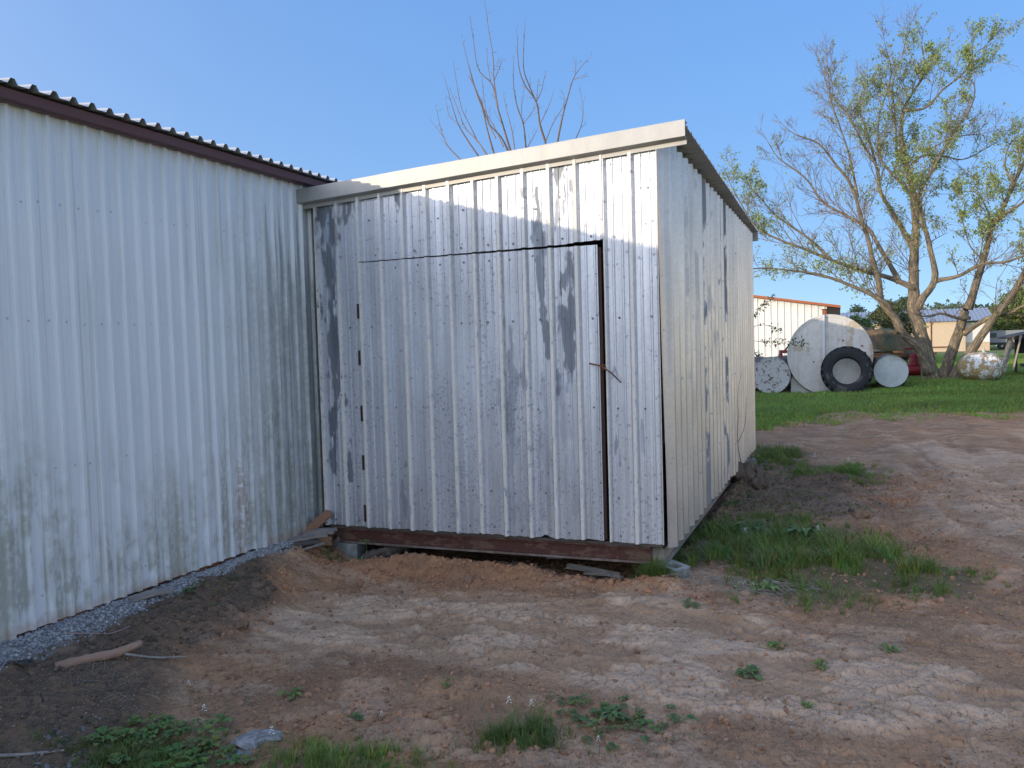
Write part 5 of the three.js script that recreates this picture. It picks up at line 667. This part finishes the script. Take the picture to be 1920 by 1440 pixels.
const LIMBS_C = [
  { r: [0.02, 0.004], p: [[-3.35, 5.65, -10.26], [-3.66, 6, -10.27], [-3.8, 6.35, -10.28], [-3.88, 6.75, -10.28]] },
  { r: [0.01, 0.004], p: [[-3.11, 5.7, -9.12], [-3.27, 5.92, -9.25], [-3.56, 6.25, -9.39]] },
  { r: [0.024, 0.004], p: [[-2.94, 5.68, -10.25], [-3.14, 6.03, -10.13], [-3.26, 6.3, -10.01], [-3.35, 6.72, -9.89], [-3.41, 7.14, -9.77]] },
  { r: [0.01, 0.004], p: [[-3.09, 6.19, -9.63], [-3.49, 6.55, -10.06], [-3.75, 6.95, -10.48]] },
  { r: [0.022, 0.004], p: [[-2.31, 5.43, -9.22], [-2.67, 5.83, -9.57], [-3.07, 6.2, -9.91], [-3.37, 6.67, -10.26], [-3.7, 7.21, -10.6]] },
  { r: [0.014, 0.004], p: [[-2.76, 5.89, -9.77], [-2.88, 6.18, -9.72], [-3.02, 6.51, -9.67], [-3.08, 6.93, -9.61], [-3.11, 7.31, -9.56]] },
  { r: [0.024, 0.004], p: [[-2.37, 5.56, -9.71], [-2.47, 6.03, -9.64], [-2.53, 6.42, -9.58], [-2.59, 6.64, -9.51], [-2.67, 6.96, -9.44], [-2.82, 7.7, -9.37]] },
  { r: [0.026, 0.004], p: [[-1.88, 5.47, -9.22], [-1.95, 5.7, -9.06], [-2.11, 5.92, -8.9], [-2.19, 6.28, -8.74], [-2.23, 6.51, -8.57], [-2.24, 6.74, -8.41]] },
  { r: [0.03, 0.004], p: [[-2.11, 5.64, -9.95], [-2.2, 6.1, -9.82], [-2.26, 6.46, -9.7], [-2.32, 6.89, -9.58], [-2.53, 7.13, -9.46], [-2.58, 7.69, -9.34], [-2.57, 7.98, -9.21]] },
  { r: [0.02, 0.004], p: [[-2.09, 6.34, -9.29], [-2.24, 6.92, -9.5], [-2.33, 7.44, -9.71], [-2.5, 8.09, -9.93], [-2.65, 8.72, -10.14]] },
  { r: [0.009, 0.004], p: [[-2.6, 7.22, -10.4], [-2.09, 7.06, -9.38], [-1.61, 6.87, -8.37]] },
  { r: [0.009, 0.004], p: [[-2.48, 7.03, -9.92], [-2.57, 7.43, -10], [-2.61, 7.68, -10.08]] },
  { r: [0.016, 0.004], p: [[-1.64, 5.42, -8.97], [-1.75, 5.84, -9.11], [-1.89, 6.24, -9.24], [-1.99, 6.52, -9.38]] },
  { r: [0.024, 0.004], p: [[-1.67, 5.59, -9.65], [-1.64, 6, -9.46], [-1.68, 6.28, -9.27], [-1.67, 6.6, -9.08], [-1.59, 6.99, -8.89]] },
  { r: [0.009, 0.004], p: [[-1.97, 6.24, -10.35], [-1.57, 6.24, -9.71], [-1.24, 6.17, -9.06]] },
  { r: [0.01, 0.004], p: [[-1.79, 6.25, -9.8], [-1.95, 6.53, -10.23], [-2.03, 7.17, -10.66]] },
  { r: [0.03, 0.004], p: [[-1.15, 5.55, -9.34], [-1.2, 5.88, -9.17], [-1.2, 6.24, -9], [-1.35, 6.52, -8.82], [-1.39, 6.77, -8.65], [-1.35, 7.31, -8.48]] },
  { r: [0.022, 0.004], p: [[-1.58, 6.56, -10.07], [-1.63, 6.8, -9.87], [-1.67, 7.06, -9.67], [-1.6, 7.3, -9.46], [-1.48, 7.73, -9.26]] },
  { r: [0.011, 0.004], p: [[-1.53, 6.51, -9.92], [-1.25, 6.57, -9.45], [-1.01, 6.69, -8.97]] },
  { r: [0.009, 0.004], p: [[-1.28, 6.33, -9.24], [-1.62, 7.04, -10.33]] },
  { r: [0.011, 0.004], p: [[-1.16, 5.85, -9.07], [-1.02, 6.14, -9.13], [-0.95, 6.36, -9.19]] },
  { r: [0.026, 0.004], p: [[-0.91, 5.53, -9.31], [-0.78, 5.9, -9.2], [-0.64, 6.21, -9.09], [-0.45, 6.59, -8.98], [-0.32, 6.68, -8.88], [-0.12, 6.8, -8.77]] },
  { r: [0.009, 0.004], p: [[-0.67, 6.78, -9.71], [-0.23, 6.57, -8.93]] },
  { r: [0.008, 0.004], p: [[-0.43, 6.65, -8.99], [-0.9, 7.39, -10.63]] },
  { r: [0.014, 0.004], p: [[-1.07, 5.47, -9.04], [-1.02, 5.96, -9.46], [-0.91, 6.4, -9.88]] },
  { r: [0.014, 0.004], p: [[-0.64, 5.65, -9.63], [-0.61, 5.98, -9.93], [-0.66, 6.39, -10.22], [-0.8, 6.8, -10.52]] },
  { r: [0.012, 0.004], p: [[-1.5, 5.5, -9.28], [-1.61, 6.01, -10.14]] },
  { r: [0.014, 0.004], p: [[-2.04, 5.68, -9.01], [-2.32, 6.06, -9.4], [-2.57, 6.59, -9.79], [-2.78, 7.21, -10.18]] },
  { r: [0.014, 0.004], p: [[-2.08, 5.62, -9.5], [-2.29, 6.02, -9.62], [-2.57, 6.47, -9.74], [-2.88, 7.13, -9.86]] }
];

// ---------- trees ----------
const barkMap = texture(256, 512, (u, v) => { const a = fbm(u * 9, v * 5, 5, 901), r = 1 - Math.abs(2 * fbm(u * 14, v * 4, 4, 903) - 1), li = step(0.55, 0.68, fbm(u * 6 + 3, v * 6, 4, 905)), k = 0.3 + 1.1 * r * a * 1.4; return [lerp(0.22, 0.38, li) * k, lerp(0.175, 0.31, li) * k, lerp(0.125, 0.16, li) * k]; }, true);
barkMap.repeat.set(2.2, 1.1);
const barkM = std(0xffffff, 0.95, 0, { map: barkMap, bumpMap: barkMap, bumpScale: 0.07 }), twigM = std(rgb(0.19, 0.135, 0.1), 0.95);
function growTwigs(limbs, R, opt) {                            // fine wood and leaf places from hand-set limbs
  const twigs = [], leaves = [], up = V(0, 1, 0);
  const grow = (p, dir, len, r, depth) => {
    const pts = [p.clone()], d = dir.clone().normalize(), q = p.clone(), n = 4, side = V(R() - 0.5, R() - 0.5, R() - 0.5);
    for (let i = 0; i < n; i++) { d.addScaledVector(side, 0.22 * opt.wild).addScaledVector(up, opt.rise * 0.14).normalize(); q.addScaledVector(d, len / n); pts.push(q.clone()); }
    twigs.push(tube(pts, r, Math.max(opt.tip, r * 0.35), r > 0.02 ? 5 : 3, depth > 1 ? 5 : 3));
    if (depth > 0) { const k = Math.round(opt.fork * (0.7 + 0.6 * R())); for (let i = 0; i < k; i++) { const t = 0.25 + 0.75 * (i + R()) / k, a = pts[Math.min(n - 1, Math.floor(t * n))], b = pts[Math.min(n, Math.floor(t * n) + 1)], o = a.clone().lerp(b, t * n % 1), dd = b.clone().sub(a).normalize().addScaledVector(V(R() - 0.5, R() - 0.5, R() - 0.5), 1.7); grow(o, dd, len * (0.4 + 0.3 * R()), Math.max(opt.tip, r * 0.5), depth - 1); } }
    if (depth === 0) for (let i = 2; i <= n; i++) leaves.push(pts[i]);
  };
  for (const { pts, r0, r1, L } of limbs) {
    const c = new THREE.CatmullRomCurve3(pts), n = Math.round(L * opt.dense);
    for (let i = 0; i < n; i++) { const t = opt.from + (1 - opt.from) * (i + R()) / n, o = c.getPointAt(Math.min(1, t)), tan = c.getTangentAt(Math.min(1, t)), r = lerp(r0, r1, Math.pow(t, 0.55)); grow(o, tan.multiplyScalar(0.9).add(V(R() - 0.5, R() - 0.35, R() - 0.5).multiplyScalar(1.9)), opt.len * (0.5 + 0.8 * R()) * lerp(1.25, 0.42, t), Math.max(opt.tip, Math.min(r * 0.42, opt.thick)), opt.depth); }
    grow(pts[pts.length - 1], pts[pts.length - 1].clone().sub(pts[pts.length - 2]), opt.len * 0.6, Math.max(opt.tip, r1), opt.depth);
  }
  return { twigs, leaves };
}
function foliage(points, R, per, spread, size, chance) {       // many small bent leaves round the twig points
  const pos = [], idx = [], col = [];
  for (const p of points) {
    const k = chance(p); if (R() > k) continue;
    for (let i = 0; i < per; i++) {
      const o = V(p.x + (R() + R() - 1) * spread, p.y + (R() + R() - 1) * spread, p.z + (R() + R() - 1) * spread), a = V(R() - 0.5, R() - 0.5, R() - 0.5).normalize(), b = V(R() - 0.5, R() - 0.5, R() - 0.5).cross(a).normalize(), l = size * (0.6 + 0.8 * R()), w = l * 0.5, s = pos.length / 3, t = 0.65 + 0.7 * R(), y = 0.85 + 0.4 * R();
      const q = (f, e, h) => { const v = o.clone().addScaledVector(a, f * l).addScaledVector(b, e * w); pos.push(v.x, v.y + h * l, v.z); col.push(t * y, t, t); };
      q(0, 0, 0); q(0.45, 0.5, 0.06); q(0.45, -0.5, 0.06); q(1, 0, -0.08); idx.push(s, s + 1, s + 2, s + 1, s + 3, s + 2);
    }
  }
  return buffers(pos, idx, null, col);
}
function limbList(data) { return data.map(({ p, r }) => { const pts = p.map((q) => V(...q)); let L = 0; for (let i = 1; i < pts.length; i++) L += pts[i].distanceTo(pts[i - 1]); return { pts, r0: r[0], r1: r[1], L }; }); }
const nearest = (list, s) => (p) => { let k = 0; for (const [x, y, z, w] of list) { const dx = p.x - x, dy = p.y - y, dz = (p.z - z) * 0.55; k = Math.max(k, w * Math.exp(-(dx * dx + dy * dy + dz * dz) / (s * s))); } return k; };
{
  const green = leafy(rgb(0.3, 0.38, 0.1), 0.5), build = (label, data, leafAt, seed, opt, base) => {
    const R = rngOf(seed), limbs = limbList(data), t = thing('elm_tree', label, 'tree', [0, 0, 0]);
    limbs.forEach(({ pts, r0, r1, L }, i) => part(i < base ? 'trunk' : 'limb', tube(pts, r0 * 0.86, r1, r0 > 0.15 ? 14 : 8, Math.max(10, Math.round(L * 5)), 0.4, seed + i, 0.55), barkM, t));
    const { twigs, leaves } = growTwigs(limbs, R, opt), crown = new THREE.Group(); crown.name = 'crown'; t.add(crown);
    const tw = part('twigs', mergeGeometries(twigs), twigM, crown); tw.userData.kind = 'stuff';
    const lf = part('leaves', foliage(leaves, R, 4, 0.14, 0.085, leafAt), green, crown); lf.userData.kind = 'stuff';
    return t;
  };
  const LA = [[4.8, 9.9], [5.0, 9.3], [6.0, 7.7], [5.5, 7.2], [6.5, 7.2], [7.3, 7.7], [7.0, 8.1], [7.1, 9.9], [7.7, 10.6], [8.3, 10.8], [6.8, 11.2], [5.9, 6.5], [7.0, 4.8], [6.5, 9.1], [1.9, 4.1], [3.4, 3.8], [1.2, 5.2], [1.4, 4.8], [4.2, 3.5], [6.2, 2.7], [5.6, 2.9], [6.8, 9.7], [0.6, 7.5]].map(([x, y], i) => [x, y, -25, [2, 3, 4, 7, 8, 9].includes(i) ? 0.95 : 0.75]);
  build('big half-bare elm with many limbs behind the zinc tank', LIMBS_A, (p) => clamp(0.9 * nearest(LA, 0.92)(p) + 0.015), 11, { wild: 1, rise: 0.5, fork: 4.6, dense: 3.4, from: 0.26, len: 1.25, thick: 0.02, tip: 0.0042, depth: 2 }, 2);
  const LB = [[8.2, 6.3], [8.9, 6.3], [9.1, 7.0], [7.7, 6.4], [8.4, 5.5], [9.3, 7.9], [9.2, 4.9], [9.4, 4.6]].map(([x, y]) => [x, y, -25, 0.9]);
  build('leaning two-stemmed tree at the right edge above the tan gas tank', LIMBS_B, (p) => clamp(0.95 * nearest(LB, 1.05)(p) + 0.015), 12, { wild: 1, rise: 0.3, fork: 4.4, dense: 2.8, from: 0.32, len: 1.2, thick: 0.02, tip: 0.0042, depth: 2 }, 2);
  // leafy low bough reaching out in front of the white outbuilding
  const bR = rngOf(14), bush = thing('leaning_sapling', 'thin leafy branches of a sapling before the white outbuilding, by the shed corner', 'sapling', [0, 0, 0]), limbs = limbList([{ r: [0.022, 0.006], p: [[0.9, 0.1, -20.6], [1.0, 1.2, -20.4], [1.3, 1.9, -20.3], [1.75, 2.15, -20.2], [2.3, 2.0, -20.2]] }, { r: [0.015, 0.005], p: [[1.0, 1.2, -20.4], [1.3, 1.55, -20.2], [1.6, 1.3, -20.1], [1.75, 1.2, -20.0]] }, { r: [0.016, 0.005], p: [[1.3, 1.9, -20.3], [1.6, 2.5, -20.4], [2.2, 3.0, -20.5]] }, { r: [0.012, 0.004], p: [[1.3, 1.9, -20.3], [1.5, 1.7, -20.2], [2.2, 1.62, -20.1], [3.0, 1.6, -20.0]] }]);
  limbs.forEach(({ pts, r0, r1 }, i) => part(i ? 'branch' : 'trunk', tube(pts, r0, r1, 6, 14), twigM, bush)); part('leaves', foliage(limbs.flatMap(({ pts }) => { const c = new THREE.CatmullRomCurve3(pts); return Array.from({ length: 26 }, (_, i) => c.getPointAt(0.35 + 0.65 * i / 25)); }), bR, 6, 0.13, 0.1, () => 0.5), leafy(rgb(0.06, 0.1, 0.03), 0.4), bush).userData.kind = 'stuff';
  // bare tree whose top shows over the shed
  const bare = thing('bare_tree', 'leafless tree rising behind the shed roof', 'tree', [0, 0, 0]), R = rngOf(19), LC = limbList(LIMBS_C), fork = V(1.35, 2.2, -9.7); part('trunk', tube([V(1.3, -0.1, -9.7), V(1.33, 1.0, -9.65), fork], 0.13, 0.09, 10, 10, 0.4, 5), barkM, bare);
  LC.forEach(({ pts, r0, r1 }, i) => { const root = r0 > 0.0155 && pts[0].y < 4.6; const all = root ? [fork.clone().add(V((R() - 0.5) * 0.06, 0, (R() - 0.5) * 0.06)), fork.clone().lerp(pts[0], 0.55).add(V(0, -0.1, 0)), ...pts] : pts; part('branch', tube(all, (root ? r0 * 1.3 : r0) * 0.8, r1, 6, 22, 0.35, i), twigM, bare); });
  const { twigs } = growTwigs(LC, R, { wild: 0.5, rise: 0.8, fork: 1.2, dense: 2.6, from: 0.2, len: 0.2, thick: 0.006, tip: 0.0025, depth: 1 }); part('twigs', mergeGeometries(twigs), twigM, bare).userData.kind = 'stuff';
}
// crowns further off: a trunk, boughs and leaf clumps through the volume
function fullTree(label, x, z, h, w, seed, color, size, count) {
  const R = rngOf(seed), t = thing('leafy_tree', label, 'tree', [x, lie(x, z), z]), pts = [], trunk = [V(0, -0.1, 0), V(0.1, h * 0.25, 0), V(-0.05, h * 0.5, 0.1), V(0, h * 0.8, 0)]; part('trunk', tube(trunk, w * 0.06, w * 0.015, 8, 10, 0.4, seed), barkM, t);
  const clumps = Array.from({ length: 34 }, () => { const a = R() * 6.28, e = Math.sqrt(R()), y = R(); return [Math.cos(a) * e * w * 0.42 * Math.sin(Math.PI * (0.2 + 0.75 * y)), h * (0.12 + 0.82 * y), Math.sin(a) * e * w * 0.42, w * (0.07 + 0.09 * R())]; });
  for (const [cx, cy, cz] of clumps.slice(0, 9)) part('limb', tube([V(0, cy * 0.55, 0), V(cx * 0.5, cy * 0.85, cz * 0.5), V(cx, cy, cz)], w * 0.02, w * 0.006, 5, 6), barkM, t);
  for (let i = 0; i < count; i++) { const [cx, cy, cz, r] = clumps[Math.floor(R() * clumps.length)], d = V(R() - 0.5, R() - 0.5, R() - 0.5).normalize().multiplyScalar(r * Math.cbrt(R())); pts.push(V(cx + d.x, cy + d.y * 0.8, cz + d.z)); }
  part('crown', foliage(pts, R, 5, size * 1.3, size, () => 1), leafy(color, 0.4), t).userData.kind = 'stuff'; return t;
}
fullTree('bronze and green small tree behind the covered trailer', 6.2, -42, 3.5, 3.4, 31, rgb(0.1, 0.12, 0.025), 0.13, 2600);
fullTree('low bright green bush right of the orange eave', 4.75, -39, 2.7, 2.2, 32, rgb(0.13, 0.22, 0.045), 0.12, 1500);
fullTree('broad yellow-green tree beyond the right edge of the tan barn', 20.5, -84, 5.4, 9, 33, rgb(0.15, 0.2, 0.035), 0.28, 4200);
fullTree('dark tree showing between the two stems over the tan barn roof', 10.6, -98, 5.4, 5, 34, rgb(0.07, 0.11, 0.035), 0.3, 1800);
fullTree('round dark tree far behind the orange eave', 5.6, -105, 5.0, 4.6, 35, rgb(0.06, 0.1, 0.04), 0.3, 1500);
{
  const R = rngOf(41), pts = []; for (let i = 0; i < 15000; i++) { const x = lerp(-30, 90, R()), z = -150 - R() * 14, top = 4.2 + 2.6 * fbm(x * 0.14, 1, 3, 951); pts.push(V(x, top * Math.pow(R(), 0.7), z)); }
  const g = foliage(pts, R, 3, 0.7, 0.75, () => 1); const m = part('tree_line', g, leafy(rgb(0.075, 0.115, 0.04), 0.35), scene); m.userData.kind = 'stuff'; tag(m, 'distant line of dark green trees along the horizon', 'tree line');
}
renderer.render(scene, camera);
